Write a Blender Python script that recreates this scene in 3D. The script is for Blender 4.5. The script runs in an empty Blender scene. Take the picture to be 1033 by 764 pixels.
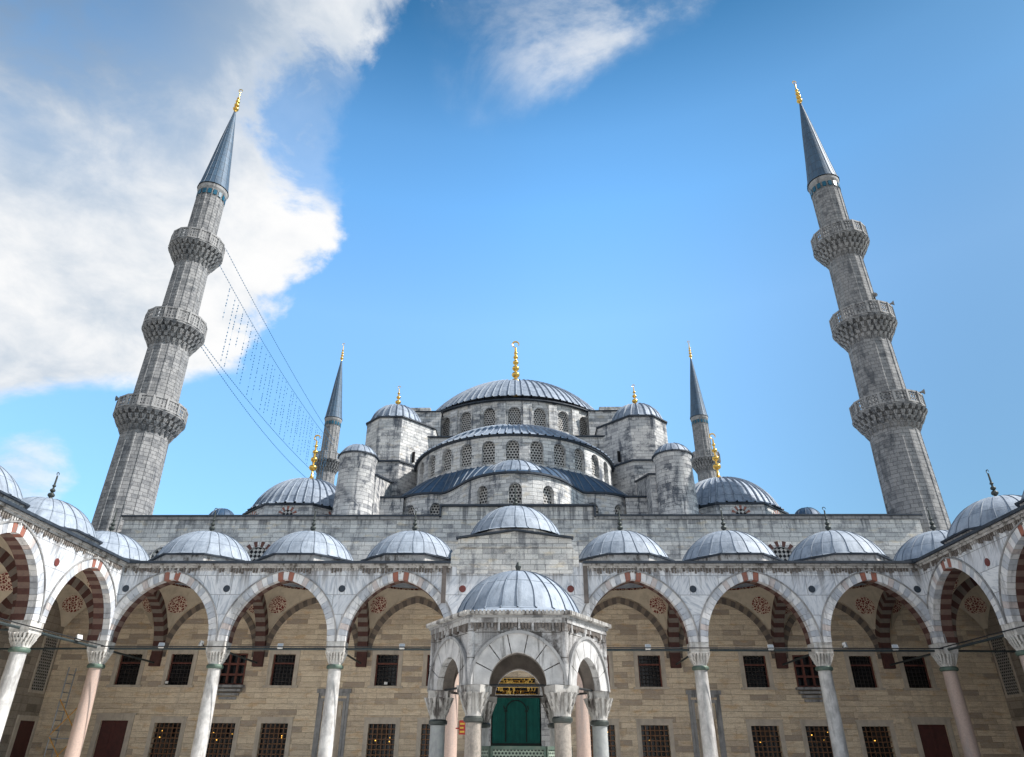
import bpy, math, random
from mathutils import Vector, Matrix
R = math.radians
PI = math.pi
sin, cos = math.sin, math.cos
random.seed(7)
S = bpy.context.scene
COL = S.collection

# ------------------------------------------------------------------ camera
CAM_PITCH, CAM_YAW, CAM_ROLL = 0.49731, 0.02524, 0.00619
cd = bpy.data.cameras.new('camera')
co = bpy.data.objects.new('camera', cd); COL.objects.link(co)
d = Vector((-sin(CAM_YAW)*cos(CAM_PITCH), cos(CAM_YAW)*cos(CAM_PITCH), sin(CAM_PITCH)))
r_ = Vector((cos(CAM_YAW), sin(CAM_YAW), 0)); u_ = r_.cross(d)
rr = r_*cos(CAM_ROLL)+u_*sin(CAM_ROLL); uu = -r_*sin(CAM_ROLL)+u_*cos(CAM_ROLL)
mw = Matrix((rr, uu, -d)).transposed().to_4x4(); mw.translation = (0.4128, 0, 1.6)
co.matrix_world = mw
cd.sensor_width = 36; cd.sensor_fit = 'HORIZONTAL'
cd.lens = 36*701.95/1033; cd.shift_x = 0.00463
cd.clip_start = 0.1; cd.clip_end = 8000
S.camera = co

# ------------------------------------------------------------------ light
SUN_AZ, SUN_EL = 97, 44          # clockwise from the view axis (+Y)
sl = bpy.data.lights.new('sun', 'SUN'); so = bpy.data.objects.new('sun', sl); COL.objects.link(so)
sl.energy = 3.0; sl.angle = R(0.6); sl.color = (1.0, 0.955, 0.90)
sv = Vector((sin(R(SUN_AZ))*cos(R(SUN_EL)), cos(R(SUN_AZ))*cos(R(SUN_EL)), sin(R(SUN_EL))))
so.rotation_euler = sv.to_track_quat('Z', 'Y').to_euler(); so.location = (60, -30, 60)
SKY_STRENGTH = 0.15
SKY_TINT = (0.80, 1.04, 1.04)
SKY_RIGHT = 0.46
CLOUD_LEVEL = 0.42
WISP1, WISP2 = (-0.4657, -0.661, 0.5884), (0.7924, -0.4806, 0.3758)
EXPOSURE = 1.25
S.view_settings.view_transform = 'Standard'; S.view_settings.look = 'None'
S.view_settings.exposure = EXPOSURE; S.view_settings.gamma = 1


S.cycles.max_bounces = 10; S.cycles.diffuse_bounces = 7


class NT:                                   # tiny node-tree helper
    def __init__(s, nt): s.nt = nt
    def n(s, typ, **kw):
        x = s.nt.nodes.new(typ)
        for k, v in kw.items():
            if hasattr(x, k): setattr(x, k, v)
            else: s.put(x.inputs[k.replace('_', ' ')], v)
        return x
    def put(s, sock, v):
        if isinstance(v, bpy.types.NodeSocket): s.nt.links.new(v, sock)
        elif hasattr(v, '__len__') and len(v) == 3 and sock.type == 'RGBA': sock.default_value = (*v, 1)
        else: sock.default_value = v
    def math(s, op, a, b=0.0, clamp=False):
        x = s.nt.nodes.new('ShaderNodeMath'); x.operation = op; x.use_clamp = clamp
        s.put(x.inputs[0], a); s.put(x.inputs[1], b); return x.outputs[0]
    def vmath(s, op, a, b=(0, 0, 0)):
        x = s.nt.nodes.new('ShaderNodeVectorMath'); x.operation = op
        s.put(x.inputs[0], a); s.put(x.inputs[1], b)
        return x.outputs['Value'] if op in ('DOT_PRODUCT', 'LENGTH') else x.outputs[0]
    def mix(s, f, a, b, blend='MIX'):
        x = s.nt.nodes.new('ShaderNodeMix'); x.data_type = 'RGBA'; x.blend_type = blend
        s.put(x.inputs[0], f); s.put(x.inputs[6], a); s.put(x.inputs[7], b); return x.outputs[2]
    def ramp(s, f, lo, hi, a=0.0, b=1.0):
        x = s.nt.nodes.new('ShaderNodeMapRange'); x.clamp = True; x.interpolation_type = 'SMOOTHSTEP'
        for i, v in enumerate((f, lo, hi, a, b)): s.put(x.inputs[i], v)
        return x.outputs[0]
    def noise(s, vec, scale, detail=4, rough=.55, dist=0.0):
        x = s.nt.nodes.new('ShaderNodeTexNoise'); s.put(x.inputs['Vector'], vec)
        x.inputs['Scale'].default_value = scale; x.inputs['Detail'].default_value = detail
        x.inputs['Roughness'].default_value = rough; x.inputs['Distortion'].default_value = dist
        return x.outputs['Fac']


W = bpy.data.worlds.new('World'); S.world = W; W.use_nodes = True
w = NT(W.node_tree); W.node_tree.nodes.clear()
sky = w.n('ShaderNodeTexSky'); sky.sky_type = 'NISHITA'; sky.sun_disc = False
sky.sun_elevation = R(SUN_EL); sky.sun_rotation = R(SUN_AZ); sky.air_density = 1.0; sky.dust_density = 0.6; sky.ozone_density = 2.2
tc = w.n('ShaderNodeTexCoord').outputs['Generated']
dirn = w.vmath('NORMALIZE', tc)
sep = w.n('ShaderNodeSeparateXYZ'); w.put(sep.inputs[0], dirn)
# clouds: one bank to the left whose edges are great circles broken up by noise, one wisp high up
def halfspace(n, soft, amp, nz):
    return w.ramp(w.math('ADD', w.vmath('DOT_PRODUCT', dirn, n), w.math('MULTIPLY', w.math('SUBTRACT', nz, .5), amp)), -soft, soft)
zz = w.math('ADD', sep.outputs[2], .35)
pv = w.n('ShaderNodeCombineXYZ')
w.put(pv.inputs[0], w.math('DIVIDE', sep.outputs[0], zz)); w.put(pv.inputs[1], w.math('DIVIDE', sep.outputs[1], zz))
nz1 = w.noise(pv.outputs[0], 3.2, 9, .55, .25)
nz2 = w.noise(pv.outputs[0], 9.0, 8, .62, .3)
nz = w.math('ADD', w.math('MULTIPLY', nz1, .66), w.math('MULTIPLY', nz2, .34))
n_right = (-0.8266, -0.5249, 0.2031); n_bot = (-0.1304, -0.538, 0.8328)
m1 = halfspace(n_right, .022, .42, nz)
m2 = halfspace(n_bot, .012, .10, nz)
bulge = w.ramp(w.math('ADD', w.vmath('DOT_PRODUCT', dirn, (-0.3525, 0.6813, 0.6415)), w.math('MULTIPLY', w.math('SUBTRACT', nz, .5), .05)), .9935, .9985)
warp = w.noise(pv.outputs[0], 1.7, 5, .6, .8)
notch = w.ramp(w.math('ADD', w.vmath('DOT_PRODUCT', dirn, (-0.255, 0.636, 0.728)), w.math('MULTIPLY', w.math('SUBTRACT', nz2, .5), .02)), .9935, .9985)
bank = w.math('MULTIPLY', w.math('MINIMUM', w.math('MAXIMUM', m1, bulge), m2), w.math('SUBTRACT', 1.0, w.math('MULTIPLY', notch, .8)))
d1 = w.math('ADD', w.vmath('DOT_PRODUCT', dirn, WISP1), w.math('MULTIPLY', w.math('SUBTRACT', nz, .5), .16))
wisp = w.math('MULTIPLY', w.math('MULTIPLY', w.ramp(d1, -.004, .03), w.ramp(d1, .24, .02, .12, 1.0)), w.math('MULTIPLY', halfspace(WISP2, .10, .35, nz), w.ramp(w.noise(pv.outputs[0], 5.5, 9, .62, .4), .40, .64, .05, .80)))
puff = w.math('MULTIPLY', w.ramp(w.math('ADD', w.vmath('DOT_PRODUCT', dirn, (-0.592, 0.755, 0.282)), w.math('MULTIPLY', w.math('SUBTRACT', nz, .5), .012)), .9978, .9999), .7)
mask = w.math('MAXIMUM', w.math('MAXIMUM', bank, wisp), puff)
# thick, bright billows near the sunlit edge, thin grey-blue veil further up and left
depth_in = w.ramp(w.vmath('DOT_PRODUCT', dirn, n_right), .02, .42)
veil = w.math('MULTIPLY', depth_in, w.ramp(sep.outputs[2], .52, .78))
bill = w.ramp(w.math('ADD', nz, w.math('MULTIPLY', veil, -.34)), .30, .60)
ccol = w.mix(bill, w.mix(veil, (.50, .60, .72), (.15, .25, .40)), (1.0, 1.0, 1.0))
opac = w.math('MULTIPLY', mask, w.math('SUBTRACT', 1.0, w.math('MULTIPLY', veil, w.ramp(nz, .62, .38, 0, .85))))
hz = w.ramp(sep.outputs[2], -.02, .55)
skyc = w.mix(1.0, sky.outputs[0], SKY_TINT, 'MULTIPLY')
cr = w.n('ShaderNodeValToRGB'); w.put(cr.inputs[0], sep.outputs[2]); el_ = cr.color_ramp.elements
STOPS = [(.20, (.70, .70, .70)), (.54, (1, 1, 1)), (.67, (.76, .93, 1)), (.735, (.60, .78, .85)), (.83, (.19, .39, .47)), (1, (.15, .34, .43))]
while len(el_) < len(STOPS): el_.new(.5)
for e_, (p_, c_) in zip(el_, STOPS): e_.position = p_; e_.color = (*c_, 1)
xf_ = w.ramp(sep.outputs[0], .0, .62, 1.0, SKY_RIGHT); fc = w.n('ShaderNodeCombineXYZ'); [w.put(fc.inputs[i], xf_) for i in range(3)]
skyc = w.mix(1.0, w.mix(1.0, skyc, cr.outputs[0], 'MULTIPLY'), fc.outputs[0], 'MULTIPLY')
bg = w.n('ShaderNodeBackground'); w.put(bg.inputs[0], skyc); bg.inputs[1].default_value = SKY_STRENGTH
bgc = w.n('ShaderNodeBackground'); w.put(bgc.inputs[0], ccol); bgc.inputs[1].default_value = CLOUD_LEVEL
mx = w.n('ShaderNodeMixShader'); w.put(mx.inputs[0], opac); w.put(mx.inputs[1], bg.outputs[0]); w.put(mx.inputs[2], bgc.outputs[0])
wo = w.n('ShaderNodeOutputWorld'); w.put(wo.inputs[0], mx.outputs[0])


# ------------------------------------------------------------------ materials
def pbr(name, col, rough=.8, metal=0.0, spec=.3):
    m = bpy.data.materials.new(name); m.use_nodes = True
    b = m.node_tree.nodes['Principled BSDF']; t = NT(m.node_tree)
    t.put(b.inputs['Base Color'], col); b.inputs['Roughness'].default_value = rough
    b.inputs['Metallic'].default_value = metal; b.inputs['Specular IOR Level'].default_value = spec
    return m, t, b

def coords(t):
    uv = t.n('ShaderNodeTexCoord').outputs['UV']; pos = t.n('ShaderNodeNewGeometry').outputs['Position']
    return uv, pos

def scaled(t, v, s):
    return t.vmath('MULTIPLY', v, s)

def bump(t, b, h, strength, dist=.02):
    x = t.n('ShaderNodeBump'); x.inputs['Strength'].default_value = strength; x.inputs['Distance'].default_value = dist
    t.put(x.inputs['Height'], h); t.put(b.inputs['Normal'], x.outputs[0])

def masonry(name, c1, c2, mortar, bw, bh, ms=.012, stain=(.07, .07, .07), stain_amt=.5, warm=None, pits=0.0, rough=.85, streak=.16, blot=.35, odd=.45, drip=None, bed=False):
    m, t, b = pbr(name, c1, rough)
    uv, pos = coords(t)
    br = t.n('ShaderNodeTexBrick'); t.put(br.inputs['Vector'], uv); br.offset = .43; br.squash = .8; br.squash_frequency = 3
    br.inputs['Scale'].default_value = 1; br.inputs['Brick Width'].default_value = bw; br.inputs['Row Height'].default_value = bh
    br.inputs['Mortar Size'].default_value = ms; br.inputs['Mortar Smooth'].default_value = .3
    t.put(br.inputs['Color1'], (0, 0, 0)); t.put(br.inputs['Color2'], (1, 1, 1)); t.put(br.inputs['Mortar'], (.4, .4, .4))
    rn = t.n('ShaderNodeSeparateColor'); t.put(rn.inputs[0], br.outputs['Color']); rv = rn.outputs[0]
    c = t.mix(t.ramp(rv, .05, .95, 0, .8), c1, c2)
    c = t.mix(t.ramp(rv, .80, .93, 0, odd), c, stain)
    c = t.mix(br.outputs['Fac'], c, mortar)
    n1 = t.noise(pos, 1.1, 6, .65); n2 = t.noise(pos, 9, 5, .7)
    c = t.mix(t.ramp(n2, .35, .75, 0, .35), c, (.75, .70, .66), 'MULTIPLY')
    if warm: c = t.mix(t.ramp(t.noise(scaled(t, uv, (.9, 2.4, 1)), 1.0, 2), .55, .72, 0, .6), c, warm)
    jit = t.math('ADD', t.math('MULTIPLY', t.math('SUBTRACT', rv, .5), .08), t.math('MULTIPLY', t.math('SUBTRACT', n2, .5), .30))
    st = t.math('ADD', t.noise(scaled(t, pos, (1.0, 1.0, streak)), 1.6, 6, .62), t.math('MULTIPLY', jit, .6))
    c = t.mix(t.math('MULTIPLY', t.ramp(st, .52, .68), stain_amt), c, stain)
    lowf = t.math('ADD', t.noise(scaled(t, pos, (1, 1, 1.9)), .75, 6, .66), jit)
    c = t.mix(t.math('MULTIPLY', t.ramp(lowf, .49, .70), blot), c, stain)
    c = t.mix(t.ramp(t.noise(pos, 22, 3, .7), .40, .72, 0, .38), c, (.30, .30, .31), 'MULTIPLY')
    if bed:                                                  # bedding of the travertine, different in every block
        off = t.n('ShaderNodeCombineXYZ'); t.put(off.inputs[2], t.math('MULTIPLY', rv, 37.0))
        bd = t.noise(t.vmath('ADD', scaled(t, uv, (1.1, 9.0, 1)), off.outputs[0]), 1.6, 6, .68, .4)
        c = t.mix(t.ramp(bd, .46, .70, 0, .6), c, (.40, .29, .18)); c = t.mix(t.ramp(bd, .42, .25, 0, .5), c, (.86, .78, .66))
    if drip:
        zt, ln = drip; pz = t.n('ShaderNodeSeparateXYZ'); t.put(pz.inputs[0], pos)
        near = t.ramp(pz.outputs[2], zt-ln, zt)
        dn = t.math('ADD', t.noise(scaled(t, pos, (1.0, 1.0, .05)), 1.7, 6, .7), t.math('MULTIPLY', near, .10))
        c = t.mix(t.math('MULTIPLY', t.ramp(dn, .58, .70), t.math('MULTIPLY', near, .75)), c, tuple(x*.7 for x in stain))
    h = t.math('ADD', t.math('MULTIPLY', br.outputs['Fac'], -.8), t.math('MULTIPLY', n2, .5))
    if pits:
        vo = t.noise(scaled(t, uv, (1, 2.6, 1)), 11, 3, .8)
        pt = t.ramp(vo, .60, .68); c = t.mix(t.math('MULTIPLY', pt, pits), c, (.10, .075, .05))
    t.put(b.inputs['Base Color'], c); bump(t, b, h, .9, .03)
    return m

def marble(name, c1, c2, vein, bw=1.6, bh=1.05, stain_amt=.45, ms=.014, drip=None):
    m, t, b = pbr(name, c1, .6, spec=.35)
    uv, pos = coords(t)
    br = t.n('ShaderNodeTexBrick'); t.put(br.inputs['Vector'], uv); br.offset = .37
    br.inputs['Scale'].default_value = 1; br.inputs['Brick Width'].default_value = bw; br.inputs['Row Height'].default_value = bh
    br.inputs['Mortar Size'].default_value = ms
    t.put(br.inputs['Color1'], (0, 0, 0)); t.put(br.inputs['Color2'], (1, 1, 1)); t.put(br.inputs['Mortar'], (.5, .5, .5))
    tone = t.n('ShaderNodeSeparateColor'); t.put(tone.inputs[0], br.outputs['Color']); tone = tone.outputs[0]
    # vein direction changes from slab to slab
    rot = t.n('ShaderNodeVectorRotate'); rot.rotation_type = 'Z_AXIS'; t.put(rot.inputs['Vector'], uv)
    t.put(rot.inputs['Angle'], t.math('MULTIPLY', tone, 2.6))
    vn = t.noise(scaled(t, rot.outputs[0], (.7, 4.2, 1)), 1.5, 7, .62, .9)
    c = t.mix(tone, c1, c2)
    c = t.mix(t.ramp(vn, .46, .66, 0, .75), c, vein)
    st = t.noise(scaled(t, pos, (1.3, 1.3, .13)), 1.6, 6, .65)
    c = t.mix(t.math('MULTIPLY', t.ramp(st, .55, .70), stain_amt), c, (.12, .115, .11))
    if drip:
        zt, ln = drip; pz = t.n('ShaderNodeSeparateXYZ'); t.put(pz.inputs[0], pos); near = t.ramp(pz.outputs[2], zt-ln, zt)
        dn = t.math('ADD', t.noise(scaled(t, pos, (1.0, 1.0, .06)), 3.2, 5, .7), t.math('MULTIPLY', near, .12))
        c = t.mix(t.math('MULTIPLY', t.ramp(dn, .55, .70), t.math('MULTIPLY', near, .85)), c, (.13, .12, .115))
    c = t.mix(t.ramp(t.noise(pos, 1.1, 6, .65), .48, .72, 0, .35), c, (.34, .36, .40))
    c = t.mix(t.math('MULTIPLY', br.outputs['Fac'], .8), c, (.13, .13, .135))
    t.put(b.inputs['Base Color'], c); bump(t, b, t.math('MULTIPLY', br.outputs['Fac'], -1), .35)
    return m

def plain(name, c1, c2, scale=4, rough=.8, metal=0, bmp=.25, stain=None, stain_amt=.4, spec=.3, streak=.2):
    m, t, b = pbr(name, c1, rough, metal, spec)
    uv, pos = coords(t)
    n = t.noise(pos, scale, 6, .65)
    c = t.mix(t.ramp(n, .35, .68), c1, c2)
    if stain:
        st = t.noise(scaled(t, pos, (1.5, 1.5, streak)), 2.2, 6, .68)
        c = t.mix(t.math('MULTIPLY', t.ramp(st, .48, .64), stain_amt), c, stain)
    t.put(b.inputs['Base Color'], c)
    if bmp: bump(t, b, t.noise(pos, scale*5, 4, .7), bmp, .01)
    return m

def lead(name, c1, c2, lap=(.07, .09, .12), rough=.5, laps=.035, stain=(.12, .12, .11), metal=.25):
    # uv: u counts sheets round the dome, v is metres up the curve
    m, t, b = pbr(name, c1, rough, metal, .5)
    uv, pos = coords(t)
    s = t.n('ShaderNodeSeparateXYZ'); t.put(s.inputs[0], uv)
    fu = t.math('FLOOR', s.outputs[0]); rnd = t.n('ShaderNodeTexWhiteNoise'); rnd.noise_dimensions = '2D'
    vv = t.math('ADD', t.math('DIVIDE', s.outputs[1], 1.05), t.math('MULTIPLY', t.math('SINE', t.math('MULTIPLY', fu, 7.3)), .03))
    cv = t.n('ShaderNodeCombineXYZ'); t.put(cv.inputs[0], fu); t.put(cv.inputs[1], t.math('FLOOR', vv)); t.put(rnd.inputs['Vector'], cv.outputs[0])
    n = t.noise(pos, 2.4, 7, .68)
    f = t.math('ADD', t.math('MULTIPLY', rnd.outputs['Value'], .45), t.math('MULTIPLY', t.ramp(n, .3, .7), .55))
    c = t.mix(f, c1, c2)
    c = t.mix(t.math('MULTIPLY', t.ramp(t.noise(scaled(t, pos, (2, 2, .8)), 2.3, 7, .7), .56, .70), .6), c, stain)
    sk = t.noise(scaled(t, uv, (1.7, .28, 1)), 2.0, 6, .68)
    c = t.mix(t.ramp(sk, .50, .72, 0, .55), c, tuple(x*.55 for x in c2)); c = t.mix(t.ramp(sk, .44, .28, 0, .35), c, tuple(min(.8, x*1.35) for x in c1))
    fr = t.math('FRACT', vv); ln = t.ramp(fr, 1-laps, 1-laps+.01)
    c = t.mix(t.math('MULTIPLY', ln, .8), c, lap)
    t.put(b.inputs['Base Color'], c)
    bump(t, b, t.math('ADD', t.math('MULTIPLY', n, 1.1), t.math('MULTIPLY', fr, .7)), .55, .05)
    return m

def lattice(name, c, dark, cell=.22, hole=.38, diag=False, rough=.8):
    m, t, b = pbr(name, c, rough)
    uv, pos = coords(t)
    v = uv
    if diag:
        rot = t.n('ShaderNodeVectorRotate'); rot.rotation_type = 'Z_AXIS'; t.put(rot.inputs['Vector'], uv); rot.inputs['Angle'].default_value = R(45); v = rot.outputs[0]
        ck = t.n('ShaderNodeTexChecker'); t.put(ck.inputs['Vector'], v); ck.inputs['Scale'].default_value = 1/cell
        f = ck.outputs['Fac']
    else:
        s = t.n('ShaderNodeSeparateXYZ'); t.put(s.inputs[0], v)
        row = t.math('FLOOR', t.math('DIVIDE', s.outputs[1], cell*.87))
        xs = t.math('ADD', t.math('DIVIDE', s.outputs[0], cell), t.math('MULTIPLY', t.math('MODULO', row, 2), .5))
        dx = t.math('SUBTRACT', t.math('FRACT', xs), .5); dy = t.math('SUBTRACT', t.math('FRACT', t.math('DIVIDE', s.outputs[1], cell*.87)), .5)
        dd = t.math('SQRT', t.math('ADD', t.math('MULTIPLY', dx, dx), t.math('MULTIPLY', dy, dy)))
        f = t.ramp(dd, hole-.04, hole+.04, 1, 0)
    cc = t.mix(t.ramp(t.noise(pos, 5, 5, .6), .35, .7), c, tuple(x*.7 for x in c))
    t.put(b.inputs['Base Color'], t.mix(f, cc, dark)); bump(t, b, t.math('MULTIPLY', f, -1), .7, .06)
    return m

def ornament(name, ground, ink, scale):
    m, t, b = pbr(name, ground, .85)
    uv, pos = coords(t)
    wv = t.noise(pos, scale, 2, .5, 1.5); vo = t.n('ShaderNodeTexVoronoi'); vo.feature = 'DISTANCE_TO_EDGE'
    t.put(vo.inputs['Vector'], t.vmath('ADD', pos, scaled(t, t.n('ShaderNodeTexNoise', Vector=pos).outputs['Color'], (.12, .12, .12)))); vo.inputs['Scale'].default_value = scale
    f = t.ramp(vo.outputs['Distance'], .07, .13)
    t.put(b.inputs['Base Color'], t.mix(f, ground, ink)); return m

def emis(name, col, strength):
    m, t, b = pbr(name, col, .5); t.put(b.inputs['Emission Color'], col); b.inputs['Emission Strength'].default_value = strength
    return m

M = {}
M['marble'] = marble('facade_marble', (.74, .75, .76), (.60, .62, .655), (.30, .34, .40), drip=(11.0, 1.7))
M['marble_kiosk'] = masonry('kiosk_marble', (.50, .495, .49), (.38, .375, .37), (.12, .11, .10), 1.3, .62, .010, stain=(.075, .065, .06), stain_amt=.95, streak=.2, blot=.95, rough=.65, drip=(4.75, 1.6))
M['vous_a'] = plain('arch_stone_white', (.72, .71, .70), (.60, .60, .61), 3, .7, stain=(.20, .20, .20), stain_amt=.6)
M['vous_b'] = plain('arch_stone_grey', (.48, .50, .53), (.38, .40, .44), 3, .7, stain=(.15, .15, .16))
M['vous_p'] = plain('arch_stone_pink', (.56, .49, .46), (.47, .42, .41), 4, .75, stain=(.2, .19, .19), stain_amt=.5)
M['vous_r'] = plain('arch_stone_red', (.33, .125, .085), (.25, .11, .085), 5, .75, stain=(.2, .17, .16), stain_amt=.5)
M['vous_k'] = plain('kiosk_arch_stone', (.54, .53, .52), (.36, .355, .35), 2.2, .65, stain=(.075, .07, .065), stain_amt=.9)
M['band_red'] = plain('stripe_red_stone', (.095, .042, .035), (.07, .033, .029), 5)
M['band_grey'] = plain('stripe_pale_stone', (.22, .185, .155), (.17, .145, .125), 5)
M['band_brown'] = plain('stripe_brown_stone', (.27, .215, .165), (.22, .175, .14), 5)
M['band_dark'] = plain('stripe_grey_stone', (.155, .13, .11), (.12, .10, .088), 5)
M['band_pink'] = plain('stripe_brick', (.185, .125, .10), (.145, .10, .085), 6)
M['plaster'] = plain('cream_plaster', (.56, .475, .36), (.48, .405, .31), 1.5, .9, stain=(.30, .25, .2), stain_amt=.35)
M['orn'] = ornament('painted_medallion', (.62, .50, .38), (.17, .035, .03), 6.5)
M['orn_band'] = ornament('painted_frieze', (.55, .43, .33), (.16, .04, .03), 5)
M['travertine'] = masonry('travertine_ashlar', (.84, .71, .53), (.66, .54, .40), (.50, .40, .285), 1.35, .31, .008, stain=(.34, .28, .235), stain_amt=.25, warm=(.68, .46, .25), pits=.85, blot=.38, odd=.65, bed=True)
M['grey_wall'] = masonry('grey_brown_ashlar', (.40, .345, .28), (.31, .27, .225), (.19, .16, .13), 1.2, .42, .012, stain=(.16, .135, .11), stain_amt=.4, blot=.35)  # grey-brown ashlar of the side arcades' rear walls
M['lime_drip'] = masonry('terrace_ashlar', (.70, .695, .665), (.53, .53, .52), (.24, .24, .24), .80, .30, .012, stain=(.11, .12, .14), stain_amt=.6, warm=(.72, .62, .46), blot=.5, odd=.25, drip=(16.3, 2.2))
M['lime'] = masonry('limestone_ashlar', (.70, .70, .685), (.52, .525, .525), (.20, .20, .21), .80, .30, .012, stain=(.075, .09, .115), stain_amt=.85, warm=(.54, .48, .38), blot=.70, odd=.22)
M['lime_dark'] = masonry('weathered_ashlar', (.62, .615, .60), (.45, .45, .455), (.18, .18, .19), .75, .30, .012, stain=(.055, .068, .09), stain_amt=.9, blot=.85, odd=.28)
M['minaret'] = masonry('minaret_ashlar', (.325, .325, .325), (.255, .257, .262), (.10, .10, .105), .62, .30, .014, stain=(.06, .068, .08), stain_amt=.6, blot=.6, streak=.25, odd=.15)
M['trim'] = plain('stone_trim', (.335, .33, .325), (.24, .24, .24), 2.5, .8, stain=(.085, .085, .09), stain_amt=.75)
M['frame'] = plain('window_surround_stone', (.56, .49, .40), (.46, .40, .335), 3, .8, stain=(.28, .24, .19))
M['stained'] = plain('soot_stained_stone', (.09, .075, .065), (.20, .18, .165), 6, .9)
M['frieze'] = plain('frieze_stone', (.50, .485, .47), (.34, .325, .31), 4, .8, stain=(.07, .06, .05), stain_amt=.9, streak=.6)
M['lead'] = lead('lead_sheet_pale', (.385, .435, .50), (.19, .225, .275), rough=.66, metal=.05, stain=(.10, .11, .12))
M['lead_hall'] = lead('lead_sheet_grey', (.35, .405, .48), (.15, .185, .24), rough=.62, metal=.1, stain=(.055, .065, .08), laps=.06)
M['lead_navy'] = lead('lead_sheet_dark', (.035, .085, .16), (.018, .042, .08), metal=.1, rough=.6)
M['lead_spire'] = lead('lead_sheet_spire', (.075, .135, .205), (.045, .08, .125), laps=.06, lap=(.03, .04, .055), rough=.6, metal=.1)
M['seam'] = plain('lead_seam_shade', (.10, .13, .17), (.15, .18, .22), 4, .6)  # dark tone on rib sides stands in for the thin seam shadows
M['edge'] = plain('lead_eave_edge', (.022, .03, .042), (.04, .052, .07), 3, .6)
M['gold'] = plain('gilded_copper', (.78, .50, .12), (.70, .42, .10), 5, .28, .9, 0)
M['bronze'] = plain('dark_bronze', (.05, .06, .055), (.08, .085, .08), 5, .5, .5, 0)
M['iron'] = plain('black_iron', (.02, .022, .024), (.035, .035, .035), 5, .6, .3, 0)
M['rod'] = plain('painted_iron_tie', (.03, .045, .05), (.05, .06, .06), 5, .55, .2, 0)
M['collar'] = plain('verdigris_collar', (.08, .13, .105), (.12, .15, .12), 8, .6, .3, 0)
M['col_white'] = plain('column_white_marble', (.60, .59, .57), (.40, .395, .385), 2.2, .55, stain=(.26, .25, .245), stain_amt=.7, streak=.35)
M['col_pink'] = plain('column_pink_granite', (.50, .375, .315), (.41, .315, .27), 14, .5, stain=(.33, .29, .27), stain_amt=.55)
M['col_brown'] = plain('column_brown_granite', (.36, .315, .27), (.24, .215, .19), 16, .55, stain=(.14, .12, .10), stain_amt=.6)
M['soffit_shade'] = plain('shaded_soffit_stone', (.17, .145, .125), (.11, .095, .085), 3, .85)  # kiosk's inner shade put into the colour of soffits and ceiling
M['kiosk_capital'] = plain('stained_capital_marble', (.46, .445, .42), (.33, .315, .295), 5, .7, stain=(.065, .055, .05), stain_amt=.95, streak=.35)
M['col_grey'] = plain('column_grey_granite', (.36, .37, .36), (.29, .30, .30), 7, .5, stain=(.2, .2, .19))
M['capital'] = plain('capital_marble', (.60, .585, .555), (.48, .465, .44), 5, .7, stain=(.16, .13, .10), stain_amt=.55)
M['glass'] = pbr('dark_window_pane', (.012, .013, .016), .18, 0, .5)[0]
M['void'] = pbr('dark_interior', (.008, .008, .009), .9)[0]
M['grille'] = plain('bronze_grille', (.185, .095, .048), (.125, .065, .036), 9, .5, .3, 0)
M['grille_dark'] = plain('iron_grille', (.022, .020, .020), (.045, .035, .03), 9, .6, .3, 0)
M['wood_red'] = plain('red_brown_timber', (.16, .055, .04), (.11, .04, .03), 6, .6)
M['door_red'] = plain('oxblood_door', (.095, .032, .028), (.07, .026, .024), 4, .6)
M['lat'] = lattice('plaster_lattice', (.47, .46, .44), (.02, .02, .022), .26, .36)
M['lat_side'] = lattice('stone_lattice', (.36, .345, .32), (.03, .028, .026), .19, .33)
M['lat_check'] = lattice('diagonal_lattice', (.62, .60, .57), (.015, .015, .018), .20, diag=True)
M['green'] = plain('green_curtain_cloth', (.005, .082, .066), (.004, .062, .052), 3, .85, bmp=.15)
M['green_trim'] = plain('black_curtain_border', (.01, .018, .016), (.016, .02, .018), 3, .9, bmp=0)
M['basin'] = lattice('green_bronze_tracery', (.30, .36, .29), (.035, .045, .04), .085, .34)
M['grey_disc'] = plain('grey_porphyry_disc', (.025, .035, .05), (.035, .045, .06), 6, .5)
M['red_disc'] = plain('red_porphyry_disc', (.15, .042, .038), (.115, .034, .03), 6, .5)
M['tile'] = plain('turquoise_tile', (.012, .10, .16), (.01, .07, .12), 6, .3)
M['lampwhite'] = plain('white_lamp_casing', (.72, .72, .70), (.62, .62, .60), 6, .4, 0, 0)
M['lens'] = plain('lamp_lens', (.50, .52, .53), (.42, .44, .46), 6, .2, 0, 0)
M['bulb'] = emis('warm_bulb', (1.0, .50, .08), 1.1)
M['string'] = plain('light_string_cable', (.03, .16, .32), (.04, .20, .38), 3, .6, 0, 0)
M['paving'] = masonry('courtyard_paving', (.80, .78, .74), (.73, .71, .68), (.42, .41, .39), 1.4, .8, .01, stain=(.4, .39, .37), stain_amt=.15, blot=.1, odd=.1)
M['earth'] = plain('city_ground', (.20, .19, .17), (.26, .25, .22), .05, .95)
M['signred'] = plain('red_sign_paint', (.32, .025, .02), (.26, .02, .018), 6, .5, bmp=0)
M['signyellow'] = plain('yellow_sign_paint', (.45, .28, .04), (.4, .25, .04), 6, .5, bmp=0)
M['scaf'] = plain('galvanised_tube', (.30, .31, .32), (.24, .25, .26), 5, .45, .6, 0)
M['scafy'] = plain('orange_brace_paint', (.55, .27, .04), (.48, .24, .04), 5, .5, 0, 0)
M['pvc'] = plain('brown_drainpipe', (.11, .095, .085), (.15, .13, .12), 3, .6, 0, 0)


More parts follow.
